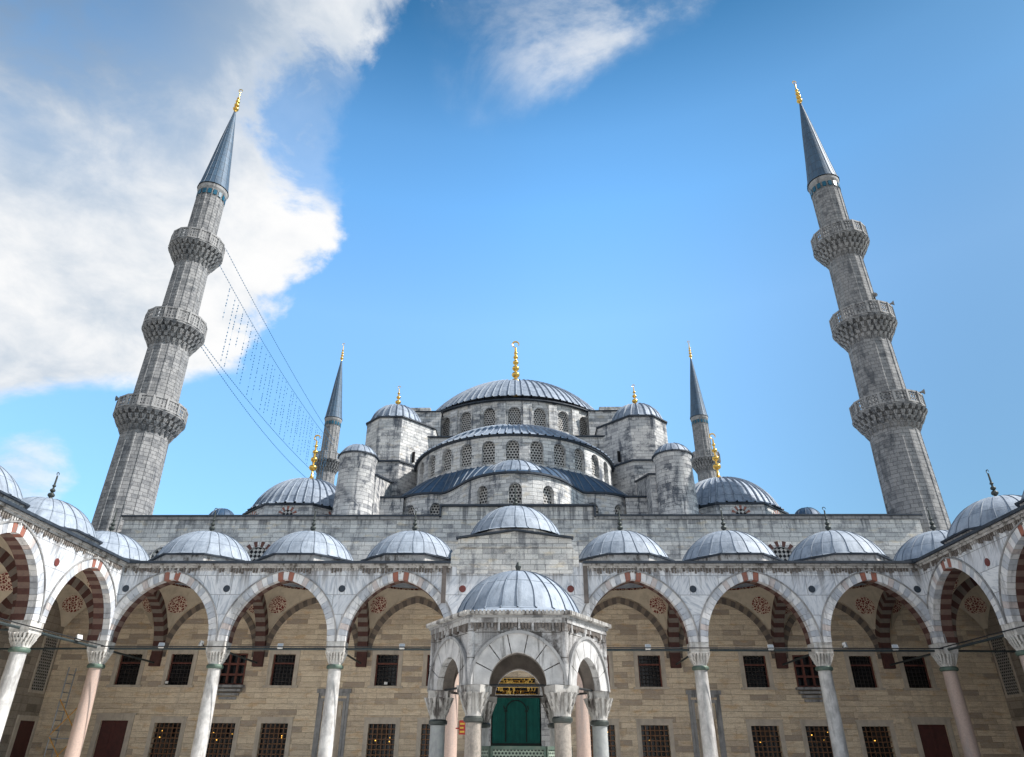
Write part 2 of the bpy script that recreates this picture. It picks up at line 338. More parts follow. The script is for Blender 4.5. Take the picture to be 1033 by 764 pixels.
# ------------------------------------------------------------------ mesh builder
class MB:
    def __init__(s, xf=None): s.v = []; s.f = []; s.uv = []; s.m = []; s.xf = xf
    def _auto(s, pts):
        a, b, c = Vector(pts[0]), Vector(pts[1]), Vector(pts[2]); n = (b-a).cross(c-b)
        if n.length < 1e-9 and len(pts) > 3: n = (c-b).cross(Vector(pts[3])-c)
        n = n.normalized() if n.length > 1e-12 else Vector((0, 0, 1))
        if abs(n.z) > .75: return [(p[0], p[1]) for p in pts]
        t = Vector((-n.y, n.x, 0)).normalized()
        if abs(t.x) > abs(t.y):
            if t.x < 0: t = -t
        elif t.y < 0: t = -t
        k = 1/max(.3, math.sqrt(max(0, 1-n.z*n.z)))
        return [(Vector(p).dot(t), p[2]*k) for p in pts]
    def poly(s, pts, m=0, uv=None):
        if uv is None: uv = s._auto(pts)
        b = len(s.v)
        s.v += [s.xf(p) if s.xf else tuple(p) for p in pts]
        s.f.append(tuple(range(b, b+len(pts)))); s.uv.append(uv); s.m.append(m)
    def grid(s, rows, m=0, uvs=None, closed=False, mf=None):
        b = len(s.v); nr = len(rows); nc = len(rows[0])
        for row in rows: s.v += [s.xf(p) if s.xf else tuple(p) for p in row]
        for i in range(nr-1):
            for j in range(nc if closed else nc-1):
                j2 = (j+1) % nc
                s.f.append((b+i*nc+j, b+i*nc+j2, b+(i+1)*nc+j2, b+(i+1)*nc+j))
                if uvs:
                    jj = j+1
                    s.uv.append([uvs(i, j), uvs(i, jj), uvs(i+1, jj), uvs(i+1, j)])
                else: s.uv.append(s._auto([rows[i][j], rows[i][j2], rows[i+1][j2], rows[i+1][j]]))
                s.m.append(mf(i, j) if mf else m)
    def box(s, a, b, m=0, skip=''):
        x0, y0, z0 = a; x1, y1, z1 = b
        s.poly([(x0, y0, z0), (x1, y0, z0), (x1, y0, z1), (x0, y0, z1)], m)
        s.poly([(x1, y1, z0), (x0, y1, z0), (x0, y1, z1), (x1, y1, z1)], m)
        s.poly([(x0, y1, z0), (x0, y0, z0), (x0, y0, z1), (x0, y1, z1)], m)
        s.poly([(x1, y0, z0), (x1, y1, z0), (x1, y1, z1), (x1, y0, z1)], m)
        s.poly([(x0, y0, z1), (x1, y0, z1), (x1, y1, z1), (x0, y1, z1)], m)
        s.poly([(x0, y1, z0), (x1, y1, z0), (x1, y0, z0), (x0, y0, z0)], m)
    def obox(s, c, ax, ay, az, m=0, taper=1.0):
        c, ax, ay, az = Vector(c), Vector(ax), Vector(ay), Vector(az)
        q = [[c+sx*ax*k+sy*ay*k+sz*az for sx, sy in ((-1, -1), (1, -1), (1, 1), (-1, 1))] for sz, k in ((-1, taper), (1, 1))]
        s.poly(q[0][::-1], m); s.poly(q[1], m)
        for i in range(4): s.poly([q[0][i], q[0][(i+1) % 4], q[1][(i+1) % 4], q[1][i]], m)
    def tube(s, pts, r, n=6, m=0):
        P = [Vector(p) for p in pts]; rows = []
        for i, p in enumerate(P):
            t = (P[min(i+1, len(P)-1)]-P[max(i-1, 0)]).normalized()
            a = t.cross(Vector((0, 0, 1)) if abs(t.z) < .9 else Vector((1, 0, 0))).normalized(); b = t.cross(a)
            rad = r[i] if hasattr(r, '__len__') else r
            rows.append([p+rad*(cos(2*PI*k/n)*a+sin(2*PI*k/n)*b) for k in range(n)])
        s.grid(rows, m, lambda i, j: (j/n, i*.3), True)
        s.poly(rows[0], m); s.poly(rows[-1][::-1], m)
    def lathe(s, prof, n, c=(0, 0, 0), m=0, a0=0.0, cap=True, mf=None, arc=None):
        rmax = max(p[0] for p in prof); L = [0]
        for i in range(1, len(prof)): L.append(L[-1]+math.hypot(prof[i][0]-prof[i-1][0], prof[i][1]-prof[i-1][1]))
        nn = n+1 if arc else n
        A = (arc or 2*PI)
        rows = [[(c[0]+r*cos(a0+A*k/n), c[1]+r*sin(a0+A*k/n), c[2]+z) for k in range(nn)] for r, z in prof]
        s.grid(rows, m, lambda i, j: (A*j/n*rmax, L[i]), not arc, mf)
        if cap and not arc:
            if prof[0][0] > .01: s.poly(rows[0][::-1], m)
            if prof[-1][0] > .01: s.poly(rows[-1], m)
    def build(s, name, mats, smooth=False, angle=38, weld=False):
        me = bpy.data.meshes.new(name); me.from_pydata([tuple(p) for p in s.v], [], s.f)
        ul = me.uv_layers.new(name='UVMap'); k = 0; data = []
        for u in s.uv:
            for p in u: data += [p[0], p[1]]
        ul.data.foreach_set('uv', data)
        me.polygons.foreach_set('material_index', s.m)
        for m in mats: me.materials.append(M[m] if isinstance(m, str) else m)
        if smooth:
            me.polygons.foreach_set('use_smooth', [True]*len(s.f)); me.set_sharp_from_angle(angle=R(angle))
        me.update(); return me

WM = {}
def put(name, me, loc=(0, 0, 0), parent=None, rz=0.0, **props):
    o = bpy.data.objects.new(name, me); COL.objects.link(o)
    wmat = Matrix.Translation(loc) @ Matrix.Rotation(rz, 4, 'Z'); WM[o] = wmat
    if parent:
        o.parent = parent; o.matrix_basis = WM[parent].inverted() @ wmat
    else: o.matrix_basis = wmat
    for k, v in props.items(): o[k] = v
    return o
def thing(name, label, cat, loc, group=None, rz=0.0):
    o = put(name, None, loc, None, rz, label=label, category=cat)
    o.empty_display_size = .5
    if group: o['group'] = group
    return o
def part(name, mb, mats, parent, loc=(0, 0, 0), smooth=False, angle=38, label=None):
    """world-coordinate builder: shifts the origin to loc"""
    mb.v = [(p[0]-loc[0], p[1]-loc[1], p[2]-loc[2]) for p in mb.v]
    o = put(name, mb.build(name, mats if isinstance(mats, (list, tuple)) else [mats], smooth, angle), loc, parent)
    if label: o['label'] = label
    return o

# ------------------------------------------------------------------ shape helpers
def arch_pt(w, rise, off, s):
    a = (rise*rise-w*w)/(2*w); Rr = w+a+off
    pe = math.acos(max(-1, min(1, -a/Rr)))
    f = 2*s if s <= .5 else 2*(1-s)
    p = PI+(pe-PI)*f; x, z = a+Rr*cos(p), Rr*sin(p)
    return (x, z) if s <= .5 else (-x, z)
def arch_line(w, rise, off=0, n=28): return [arch_pt(w, rise, off, i/n) for i in range(n+1)]

def ring(mb, w, rise, t, zs, y0, y1, nv, mf, gap=.03, sub=3, rim=None, xc=0):
    """voussoirs through the thickness y0..y1"""
    for i in range(nv):
        a, b = i/nv, (i+1)/nv; g = gap/nv; m = mf(i)
        P = [a+g+(b-a-2*g)*k/sub for k in range(sub+1)]
        I = [arch_pt(w, rise, 0, s) for s in P]; O = [arch_pt(w, rise, t, s) for s in P]
        f = lambda p, y: (p[0]+xc, y, p[1]+zs)
        for k in range(sub):
            mb.poly([f(I[k], y0), f(I[k+1], y0), f(O[k+1], y0), f(O[k], y0)], m)
            mb.poly([f(I[k+1], y1), f(I[k], y1), f(O[k], y1), f(O[k+1], y1)], m)
            mb.poly([f(I[k], y1), f(I[k+1], y1), f(I[k+1], y0), f(I[k], y0)], m)
            mb.poly([f(O[k], y0), f(O[k+1], y0), f(O[k+1], y1), f(O[k], y1)], m)
        for k, s in ((0, 1), (sub, -1)):
            q = [f(I[k], y0), f(O[k], y0), f(O[k], y1), f(I[k], y1)]
            mb.poly(q if s > 0 else q[::-1], m)
    if rim is not None:
        n = 40; th, pr = .07, .05
        for k in range(n):
            A, B = (arch_pt(w, rise, t, k/n), arch_pt(w, rise, t, (k+1)/n)); C, D = (arch_pt(w, rise, t+th, k/n), arch_pt(w, rise, t+th, (k+1)/n))
            f = lambda p, y: (p[0]+xc, y, p[1]+zs)
            mb.poly([f(A, y0-pr), f(B, y0-pr), f(D, y0-pr), f(C, y0-pr)], rim)
            mb.poly([f(A, y0), f(B, y0), f(B, y0-pr), f(A, y0-pr)], rim); mb.poly([f(C, y0-pr), f(D, y0-pr), f(D, y0+.03), f(C, y0+.03)], rim)

def spandrel(mb, h, zs, ztop, w, rise, off, y0, y1, m=0, n=28, xc=0, sub=1):
    c = arch_line(w, rise, off, n)
    for y, fl in ((y0, 1), (y1, -1)):
        F = lambda x, z: (x+xc, y, z)
        T = [(-h+2*h*i/n) for i in range(n+1)]
        def add(q): mb.poly(q if fl > 0 else q[::-1], m)
        add([F(-h, zs), F(c[0][0], zs), F(-h, ztop)])
        add([F(c[-1][0], zs), F(h, zs), F(h, ztop)])
        for i in range(n): add([F(c[i][0], zs+c[i][1]), F(c[i+1][0], zs+c[i+1][1]), F(T[i+1], ztop), F(T[i], ztop)])
    for i in range(n):
        mb.poly([(c[i+1][0]+xc, y0, zs+c[i+1][1]), (c[i][0]+xc, y0, zs+c[i][1]), (c[i][0]+xc, y1, zs+c[i][1]), (c[i+1][0]+xc, y1, zs+c[i+1][1])], m)
    for a, b in ((-h, c[0][0]), (c[-1][0], h)): mb.poly([(a+xc, y1, zs), (b+xc, y1, zs), (b+xc, y0, zs), (a+xc, y0, zs)], m)

def holed(mb, rect, hole, y, dep, m=0, mrev=None):
    """rectangle x0,x1,z0,z1 at depth y with a star-shaped hole (list x,z, counter-clockwise) and reveals dep deep"""
    x0, x1, z0, z1 = rect; cx = sum(p[0] for p in hole)/len(hole); cz = sum(p[1] for p in hole)/len(hole)
    def hit(p):
        dx, dz = p[0]-cx, p[1]-cz; best = 1e9; side = 0
        for k, (dd, lim) in enumerate(((dx, x1-cx), (dz, z1-cz), (-dx, cx-x0), (-dz, cz-z0))):
            if dd > 1e-9 and lim/dd < best: best = lim/dd; side = k
        return (cx+dx*best, cz+dz*best), side
    corner = [(x1, z1), (x0, z1), (x0, z0), (x1, z0)]
    n = len(hole); H = [hit(p) for p in hole]
    for i in range(n):
        j = (i+1) % n; q = [hole[i], H[i][0]]; k = H[i][1]
        while k != H[j][1]: q.append(corner[k]); k = (k+1) % 4
        q += [H[j][0], hole[j]]
        mb.poly([(p[0], y, p[1]) for p in q][::1], m, [(p[0], p[1]) for p in q])
        a, b = hole[i], hole[j]
        mb.poly([(a[0], y, a[1]), (b[0], y, b[1]), (b[0], y+dep, b[1]), (a[0], y+dep, a[1])], m if mrev is None else mrev)
def arch_hole(xc, w, zb, zs, rise, n=10):
    return [(xc-w, zb), (xc+w, zb)]+[(xc+x, zs+z) for x, z in arch_line(w, rise, 0, n)[::-1]]
def bend(cx, cy, Rr, a0=-PI/2):
    """(arc length, depth inwards, z) -> cylinder facing -Y at x=0"""
    def f(p):
        a = a0+p[0]/Rr; q = Rr-p[1]; return (cx+q*cos(a), cy+q*sin(a), p[2])
    return f

def wall_rects(mb, x0, x1, z0, z1, y, holes, dep, m=0, mrev=None):
    xs = sorted({x0, x1, *[h[0] for h in holes], *[h[1] for h in holes]}); zs = sorted({z0, z1, *[h[2] for h in holes], *[h[3] for h in holes]})
    for i in range(len(xs)-1):
        for j in range(len(zs)-1):
            mx_, mz = (xs[i]+xs[i+1])/2, (zs[j]+zs[j+1])/2
            if any(h[0] < mx_ < h[1] and h[2] < mz < h[3] for h in holes): continue
            mb.poly([(xs[i], y, zs[j]), (xs[i+1], y, zs[j]), (xs[i+1], y, zs[j+1]), (xs[i], y, zs[j+1])], m)
    r = m if mrev is None else mrev
    for a, b, c, e in holes:
        for q in ([(a, c), (a, e)], [(b, e), (b, c)], [(a, e), (b, e)], [(b, c), (a, c)]):
            mb.poly([(q[0][0], y, q[0][1]), (q[1][0], y, q[1][1]), (q[1][0], y+dep, q[1][1]), (q[0][0], y+dep, q[0][1])], r)

def dome(mb, prof, nrib, c=(0, 0, 0), rib=.05, half=.06, m=0, ms=1, arc=2*PI, a0=0.0, flute=0.0):
    """prof: (radius, z) from the eave up. Standing seams (rib/half in metres) or rounded flutes."""
    L = [0]
    for i in range(1, len(prof)): L.append(L[-1]+math.hypot(prof[i][0]-prof[i-1][0], prof[i][1]-prof[i-1][1]))
    full = abs(arc-2*PI) < 1e-6
    rmax = max(p[0] for p in prof); rows = []; D = arc/nrib
    if flute:
        offs = [(0, 0), (.05, flute*.8), (.13, flute), (.21, flute*.8), (.27, .0), (.63, flute*.10)]
    else:
        hw = half/rmax/D; offs = [(0, 0), (hw*.5, rib), (hw*1.5, rib), (hw*2, 0), (hw*2+(1-hw*2)/3, 0), (hw*2+(1-hw*2)*2/3, 0)]
    no = len(offs); jr_ = random.Random(nrib*7+int(rmax*100)); jit = [(jr_.uniform(-.09, .09), jr_.uniform(.02, .06), jr_.uniform(0, 6), jr_.uniform(-.012, .012)*min(1, rmax/2)) for _ in range(nrib)]
    if not full: jit = [(0, 0, 0, 0)]*nrib
    for i, (r, z) in enumerate(prof):
        p0 = prof[max(0, i-1)]; p1 = prof[min(len(prof)-1, i+1)]; tx, tz = p1[0]-p0[0], p1[1]-p0[1]; l = math.hypot(tx, tz) or 1
        nx, nz_ = tz/l, -tx/l
        fade = min(1, r/rmax*2.2); row = []
        for k in range(nrib):
            jr = jit[k]
            for f, h in offs:
                a = a0+(k+f+jr[0]+jr[1]*sin(i*.8+jr[2]))*D; q = r+nx*h*fade+(0 if i < 2 or i > len(prof)-3 else jr[3]*(1 if h == 0 else .4))
                row.append((c[0]+q*cos(a), c[1]+q*sin(a), c[2]+z+nz_*h*fade))
        if not full:
            a = a0+arc; row.append((c[0]+r*cos(a), c[1]+r*sin(a), c[2]+z))
        rows.append(row)
    def uv(i, j): k, o = divmod(j, no); return (k+offs[o][0]+.0001, L[i])
    def mf(i, j):
        if flute: return ms if j % no == 3 else m
        return ms if j % no in (0, 2) else m
    mb.grid(rows, m, uv, full, mf)

def cap_prof(Rr, H, n=10, top=.02, power=1.0):
    """circular-arc cap of base radius Rr and height H"""
    if H >= Rr: return [(max(top, Rr*cos(PI/2*i/n)), H*sin(PI/2*i/n)) for i in range(n+1)]
    rho = (Rr*Rr+H*H)/(2*H); th = math.asin(min(1, Rr/rho))
    return [(max(top, rho*sin(th*(1-i/n))), rho*cos(th*(1-i/n))-(rho-H)) for i in range(n+1)]

def finial_mesh(name, H, mat, balls, crescent=True, n=10, thick=1.0, foot=.13):
    mb = MB(); p = [(H*foot, 0), (H*foot*.7, H*.03), (H*max(.03, foot*.35), H*.09), (H*.022*thick, H*.13)]
    for z, rr_ in balls:
        for k in range(7):
            a = -PI/2+PI*k/6; p.append((max(H*.014*thick, rr_*H*cos(a)), (z+rr_*.8*sin(a))*H))
    p += [(H*.012*thick, H*.86), (.004, H*.87)]
    mb.lathe(p, n)
    if crescent:
        R0 = H*.055; pts = [(R0*cos(a), 0, H*.93+R0*sin(a)) for a in [R(-60-0+300*k/12-90+120) for k in range(13)]]
        mb.tube(pts, [H*.006+H*.010*sin(PI*k/12) for k in range(13)], 5)
    return mb.build(name, [mat], True)

def polygon_prism(mb, n, Rr, c, z0, z1, m=0, a0=0.0, top=True):
    P = [(c[0]+Rr*cos(a0+2*PI*k/n), c[1]+Rr*sin(a0+2*PI*k/n)) for k in range(n)]
    for k in range(n):
        a, b = P[k], P[(k+1) % n]; mb.poly([(*a, z0), (*b, z0), (*b, z1), (*a, z1)], m)
    if top: mb.poly([(*p, z1) for p in P], m)
    mb.poly([(*p, z0) for p in P][::-1], m)

# ------------------------------------------------------------------ ground
mb = MB(); mb.poly([(-4000, -4000, -.12), (4000, -4000, -.12), (4000, 6000, -.12), (-4000, 6000, -.12)])
put('ground', mb.build('ground', ['earth']), kind='structure')
mb = MB(); mb.box((-29.2, -8, -.1), (29.2, 46.5, 0)); put('courtyard_paving', mb.build('courtyard_paving', ['paving']), kind='structure')

# ------------------------------------------------------------------ shared arcade meshes (local: x along the arcade, y inwards)
ZS, AW, AR, AT = 7.0, 2.75, 3.3, .44
BAY = 6.5
def vmat(i):
    if i in (15, 17): return 3
    if i == 16: return 0
    return (0, 1, 0, 1, 2, 1, 0, 1, 0, 2)[(i*7+i//5) % 10] if i % 3 else (0, 1)[i % 2]
mb = MB(); ring(mb, AW, AR, AT, ZS, -.48, -.10, 33, vmat, .035, 3, rim=4)
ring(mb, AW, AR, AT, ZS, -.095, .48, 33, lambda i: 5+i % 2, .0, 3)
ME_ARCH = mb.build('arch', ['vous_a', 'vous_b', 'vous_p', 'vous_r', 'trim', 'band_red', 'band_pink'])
mb = MB(xf=lambda p: (p[1], 3.48+p[0], p[2])); ring(mb, AW, AR, .6, ZS, -.31, .31, 31, lambda i: i % 2, .0, 3)
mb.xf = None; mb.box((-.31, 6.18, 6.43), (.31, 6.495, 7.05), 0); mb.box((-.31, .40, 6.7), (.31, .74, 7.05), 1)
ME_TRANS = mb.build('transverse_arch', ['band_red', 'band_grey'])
mb = MB(); ring(mb, AW, AR, .38, ZS, 6.45, 6.49, 35, lambda i: i % 2, .0, 3)
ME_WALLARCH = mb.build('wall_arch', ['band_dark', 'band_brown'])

mb = MB(); mb.lathe([(.36, .45), (.365, .6), (.36, 2.5), (.335, 5.6), (.35, 5.66)], 28); ME_SHAFT = {}
for k in ('col_white', 'col_pink', 'col_grey'): ME_SHAFT[k] = mb.build('column_'+k, [k], True)
mb = MB(); mb.lathe([(.36, 5.64), (.43, 5.67), (.45, 5.74), (.43, 5.82), (.38, 5.86)], 24); ME_COLLAR = mb.build('collar', ['collar'], True)
mb = MB(); mb.lathe([(.42, .22), (.50, .27), (.50, .33), (.42, .40), (.46, .45), (.36, .50)], 24); mb.box((-.55, -.55, 0), (.55, .55, .22)); ME_BASE = mb.build('base', ['capital'])
mb = MB()
mb.lathe([(.36, 5.86), (.37, 6.1), (.40, 6.46)], 20)
for tier, (n, r0, z0, z1, wd, dp) in enumerate(((16, .355, 5.88, 6.08, .05, .07), (18, .40, 6.02, 6.25, .055, .08), (20, .44, 6.18, 6.46, .06, .085))):
    for k in range(n):
        a = 2*PI*(k+.5*tier)/n; sq = 1/max(abs(cos(a)), abs(sin(a))); q = r0*(1+(sq-1)*(.2+.25*tier))
        mb.obox((q*cos(a), q*sin(a), (z0+z1)/2), (-sin(a)*wd, cos(a)*wd, 0), (cos(a)*dp, sin(a)*dp, 0), (cos(a)*.03, sin(a)*.03, (z1-z0)/2), 0, .3)
mb.box((-.485, -.462, 6.46), (.485, .462, 6.998)); mb.box((-.50, -.474, 6.62), (.50, .474, 6.68))
ME_CAP = mb.build('capital', ['capital'])

DZ = .27
mb = MB()
polygon_prism(mb, 8, 3.02, (0, 0), 11.2, 11.63+DZ, 0, R(22.5))
ME_DRUM = mb.build('drum', ['frieze'])
mb = MB(); polygon_prism(mb, 8, 3.2, (0, 0), 11.63+DZ, 11.71+DZ, 0, R(22.5)); ME_EAVE = mb.build('eave', ['edge'])
mb = MB(); dome(mb, [(3.0, 11.71+DZ), (2.9, 11.77+DZ)]+[(r, z+11.79+DZ) for r, z in cap_prof(2.86, 1.95, 12)], 24, rib=.035, half=.035)
ME_DOME = mb.build('dome', ['lead', 'seam'], True, 30)
ME_FIN = finial_mesh('finial', 1.7, 'bronze', [(.20, .11), (.36, .085), (.52, .06)], n=8, thick=2.2, foot=.14)

def arch_h(t, off):
    a = (AR*AR-AW*AW)/(2*AW); q = (AW+a+off)**2-(abs(t)+a)**2; return ZS+math.sqrt(max(0, q))
VH, VC, VR, VZ = 2.98, 3.48, 2.62, 11.05
def vault_pt(th, s, push=0.0):
    c, sn = cos(th), sin(th); k = VH/max(abs(c), abs(sn)); bx, by = k*c, k*sn
    t = by if abs(c) > abs(sn) else bx
    bz = arch_h(t, .46); corner = (k/VH-1)/(math.sqrt(2)-1)
    rx, ry = VR*c, VR*sn
    e = s+.10*sin(PI*s)*corner
    b = -.18*sin(PI*s)*corner
    x, y, z = bx+(rx-bx)*(s+b), by+(ry-by)*(s+b), bz+(VZ-bz)*e
    l = math.hypot(x, y) or 1
    return (x-x/l*push, y-y/l*push+VC, z-push*.5)
mb = MB(); n = 96
mb.grid([[vault_pt(2*PI*(k+.5)/n, s/8) for k in range(n)] for s in range(9)], 0, None, True)
mb.lathe([(r, z+11.55) for r, z in cap_prof(2.6, 1.7, 6)], 32, (0, VC, 0), 0, cap=False)
ME_VAULT = mb.build('vault', ['plaster'], True, 60)
mb = MB(); mb.lathe([(2.61, 11.05), (2.61, 11.56)], 48, (0, VC, 0), cap=False); mb.lathe([(2.55, 11.03), (2.62, 11.03), (2.62, 11.08), (2.55, 11.08)], 48, (0, VC, 0), cap=False)
ME_VBAND = mb.build('frieze', ['orn_band'], True)
def medallion(th0, s0=.58, rad=.58):
    c = Vector(vault_pt(th0, s0)); e1 = Vector((-sin(th0), cos(th0), 0))
    dv = Vector(vault_pt(th0, s0+.02))-Vector(vault_pt(th0, s0-.02)); e2 = (dv-e1*dv.dot(e1)).normalized(); nr = e1.cross(e2)
    if nr.z > 0: nr = -nr
    S_ = [(Vector(vault_pt(th0+.5*(i/40-.5)*2*.8, .15+.84*j/40))-c) for i in range(41) for j in range(41)]
    S_ = [(q.dot(e1), q.dot(e2), q.dot(nr)) for q in S_]
    mb = MB(); rows = []
    for i in range(6):
        row = []
        for k in range(28):
            x, y = rad*i/5*cos(2*PI*k/28), rad*i/5*sin(2*PI*k/28); q = min(S_, key=lambda t: (t[0]-x)**2+(t[1]-y)**2); row.append(c+e1*x+e2*y+nr*(q[2]+.05))
        rows.append(row)
    mb.grid(rows, 0, None, True); return mb.build('medallion', ['orn'], True, 80)
ME_MED = [medallion(PI/4+k*PI/2) for k in range(4)]
def rod_mesh(a, b, r): mb = MB(); mb.tube([a, b], r, 6); return mb.build('tie_rod', ['rod'])
ME_ROD_L = rod_mesh((-3.25, 0, 6.66), (3.25, 0, 6.66), .065); ME_ROD_X = rod_mesh((0, .3, 6.66), (0, 6.3, 6.62), .055)
def disc(mat): mb = MB(); mb.xf = lambda p: (p[0], -.455-p[2], p[1]+9.77); mb.lathe([(.19, 0), (.19, .02), (.18, .03)], 24); return mb.build('roundel', [mat])
ME_DISC = {k: disc(k) for k in ('grey_disc', 'red_disc')}

def at(root, x, y=0, z=0): return WM[root] @ Vector((x, y, z))

def arcade(label, loc, rz, bays, cols, discs, wall, domes, vaults, cross, cornice, seed):
    root = thing('arcade', label, 'arcade', loc, 'domed arcades round the courtyard', rz)
    P = lambda n, me, x=0, y=0, z=0, par=None: put(n, me, at(root, x, y, z), par or root, rz)
    mb = MB()
    for b in bays: spandrel(mb, BAY/2, ZS, 10.9, AW, AR, .2, -.45, .45, 0, xc=b)
    x0, x1 = wall
    mb.poly([(x0, -.45, 10.9), (x1, -.45, 10.9), (x1, -.45, 11.2), (x0, -.45, 11.2)])
    mb.poly([(x1, .45, 10.9), (x0, .45, 10.9), (x0, .45, 11.2), (x1, .45, 11.2)])
    P('arcade_wall', mb.build('arcade_wall', ['marble']))
    for b in bays: P('arch', ME_ARCH, b); P('wall_arch', ME_WALLARCH, b); P('tie_rod', ME_ROD_L, b)
    for x, kind in cols:
        c = P('column', ME_SHAFT[kind], x); P('capital', ME_CAP, x, par=c); P('collar', ME_COLLAR, x, par=c); P('base', ME_BASE, x, par=c)
    for x in cross: P('transverse_arch', ME_TRANS, x); P('tie_rod', ME_ROD_X, x)
    for x, k in discs: P('roundel', ME_DISC[k], x)
    rnd0 = random.Random(seed+1)
    for x in domes:
        o = put('dome', ME_DOME, at(root, x, 3.25), root, rz+rnd0.random()*6.28); P('drum', ME_DRUM, x, 3.25, par=o); P('eave', ME_EAVE, x, 3.25, par=o); P('finial', ME_FIN, x, 3.25, 13.96, par=o)
    for x in vaults:
        v = P('vault', ME_VAULT, x); P('frieze', ME_VBAND, x, par=v)
        for m in ME_MED: P('medallion', m, x, par=v)
    rnd = random.Random(seed)
    for c0, c1 in cornice:
        mb = MB()
        mb.box((c0, -.56, 10.90), (c1, -.44, 11.02)); mb.box((c0, -.66, 11.02), (c1, -.44, 11.12))
        P('cornice', mb.build('cornice', ['frieze']))
        mb = MB(); mb.box((c0, -.80, 11.12), (c1, -.44, 11.25)); P('eave', mb.build('eave', ['edge']))
        mb = MB(); x = c0; dark = False
        while x < c1-.1:
            if rnd.random() < (.06 if dark else .3): dark = not dark
            h = rnd.uniform(.14, .30) if dark else .12
            mb.box((x, -.52, 10.897-h), (x+.10, -.45, 10.897), 1 if (dark and rnd.random() < .85) else 0); x += .16
        P('dentil_frieze', mb.build('dentil_frieze', ['frieze', 'stained']))
    mb = MB(); mb.tube([(cornice[0][0], -.56, 6.70), (cornice[-1][1], -.56, 6.70)], .03, 5); P('cable', mb.build('cable', ['iron']))
    return root, P

C0 = 'col_white'
# front range against the prayer hall
A_FRONT, PF = arcade('seven-bay marble arcade with lead domes along the prayer hall front, raised at its centre', (0, 40, 0), 0,
    [BAY*k for k in range(-3, 4)],
    [(-22.75, 'col_pink'), (-16.25, C0), (-9.75, C0), (-3.4, 'col_pink'), (3.4, 'col_pink'), (9.75, C0), (16.25, C0), (22.75, 'col_pink')],
    [(-21.98, 'grey_disc'), (-16.25, 'grey_disc'), (-9.75, 'grey_disc'), (-3.0, 'red_disc'), (3.0, 'red_disc'), (9.75, 'grey_disc'), (16.25, 'grey_disc'), (21.98, 'grey_disc')],
    (-22.75, 22.75), [BAY*k for k in (-3, -2, -1, 1, 2, 3)], [BAY*k for k in range(-3, 4)], [BAY*(k+.5) for k in range(-4, 4)],
    [(-22.45, -3.72), (3.72, 22.45)], 3)
mb = MB(); mb.box((-22.75, 39.7, 11.15), (22.75, 46.5, 11.25)); part('roof', mb, 'lead', A_FRONT, (0, 40, 11.2))
# raised central bay
cx = -.1
mb = MB()
mb.poly([(cx-3.25, 39.48, 10.6), (cx+3.25, 39.48, 10.6), (cx+3.25, 39.48, 12.55), (cx, 39.48, 13.0), (cx-3.25, 39.48, 12.55)])
for s in (-1, 1):
    x = cx+s*3.25; q = [(x, 39.48, 10.6), (x, 46.5, 10.6), (x, 46.5, 12.55), (x, 39.48, 12.55)]; mb.poly(q if s < 0 else q[::-1])
    mb.poly([(x, 39.48, 12.55), (cx, 39.48, 13.0), (cx, 46.5, 13.0), (x, 46.5, 12.55)])
    xa, xb = sorted((x, cx+s*3.62)); mb.box((xa, 39.52, 11.0), (xb, 41, 11.75))
    mb.poly([(cx+s*3.62, 39.52, 11.75), (x, 39.52, 12.1), (x, 41, 12.1), (cx+s*3.62, 41, 11.75)]); mb.poly([(cx+s*3.62, 39.52, 11.75), (x, 39.52, 11.75), (x, 39.52, 12.1)])
mb.box((cx-3.3, 39.40, 12.08), (cx+3.3, 39.479, 12.16))
part('raised_bay', mb, 'lime_drip', A_FRONT, (cx, 40, 11))
mb = MB()
for s in (-1, 1):
    a = Vector((cx+s*3.36, 39.3, 12.55)); b = Vector((cx, 39.3, 13.01)); mid = (a+b)/2; h = (b-a)/2
    mb.obox(mid+Vector((0, .2, .05)), h, (0, .25, 0), (0, 0, .04))
part('eave', mb, 'edge', A_FRONT, (cx, 39.4, 13.2))
mb = MB(); polygon_prism(mb, 8, 3.0, (cx, 43.25), 12.6, 13.45, 0, R(22.5)); dr = mb
mb = MB(); dome(mb, [(3.05, 13.46), (2.95, 13.54)]+[(r, z+13.56) for r, z in cap_prof(2.9, 2.05, 12)], 24, (cx, 43.25, 0), .035, .035)
cd_ = part('dome', mb, ['lead', 'seam'], A_FRONT, (cx, 43.25, 13.7), True, 30); part('drum', dr, 'frieze', cd_, (cx, 43.25, 13))
put('finial', ME_FIN, (cx, 43.25, 15.56), cd_)
for s in (-1, 1):
    mb = MB(); mb.box((cx+s*3.95-.12, 39.42, 9.0), (cx+s*3.95+.12, 39.548, 11.0)); part('drainpipe', mb, 'pvc', A_FRONT, (cx+s*3.95, 39.5, 9))

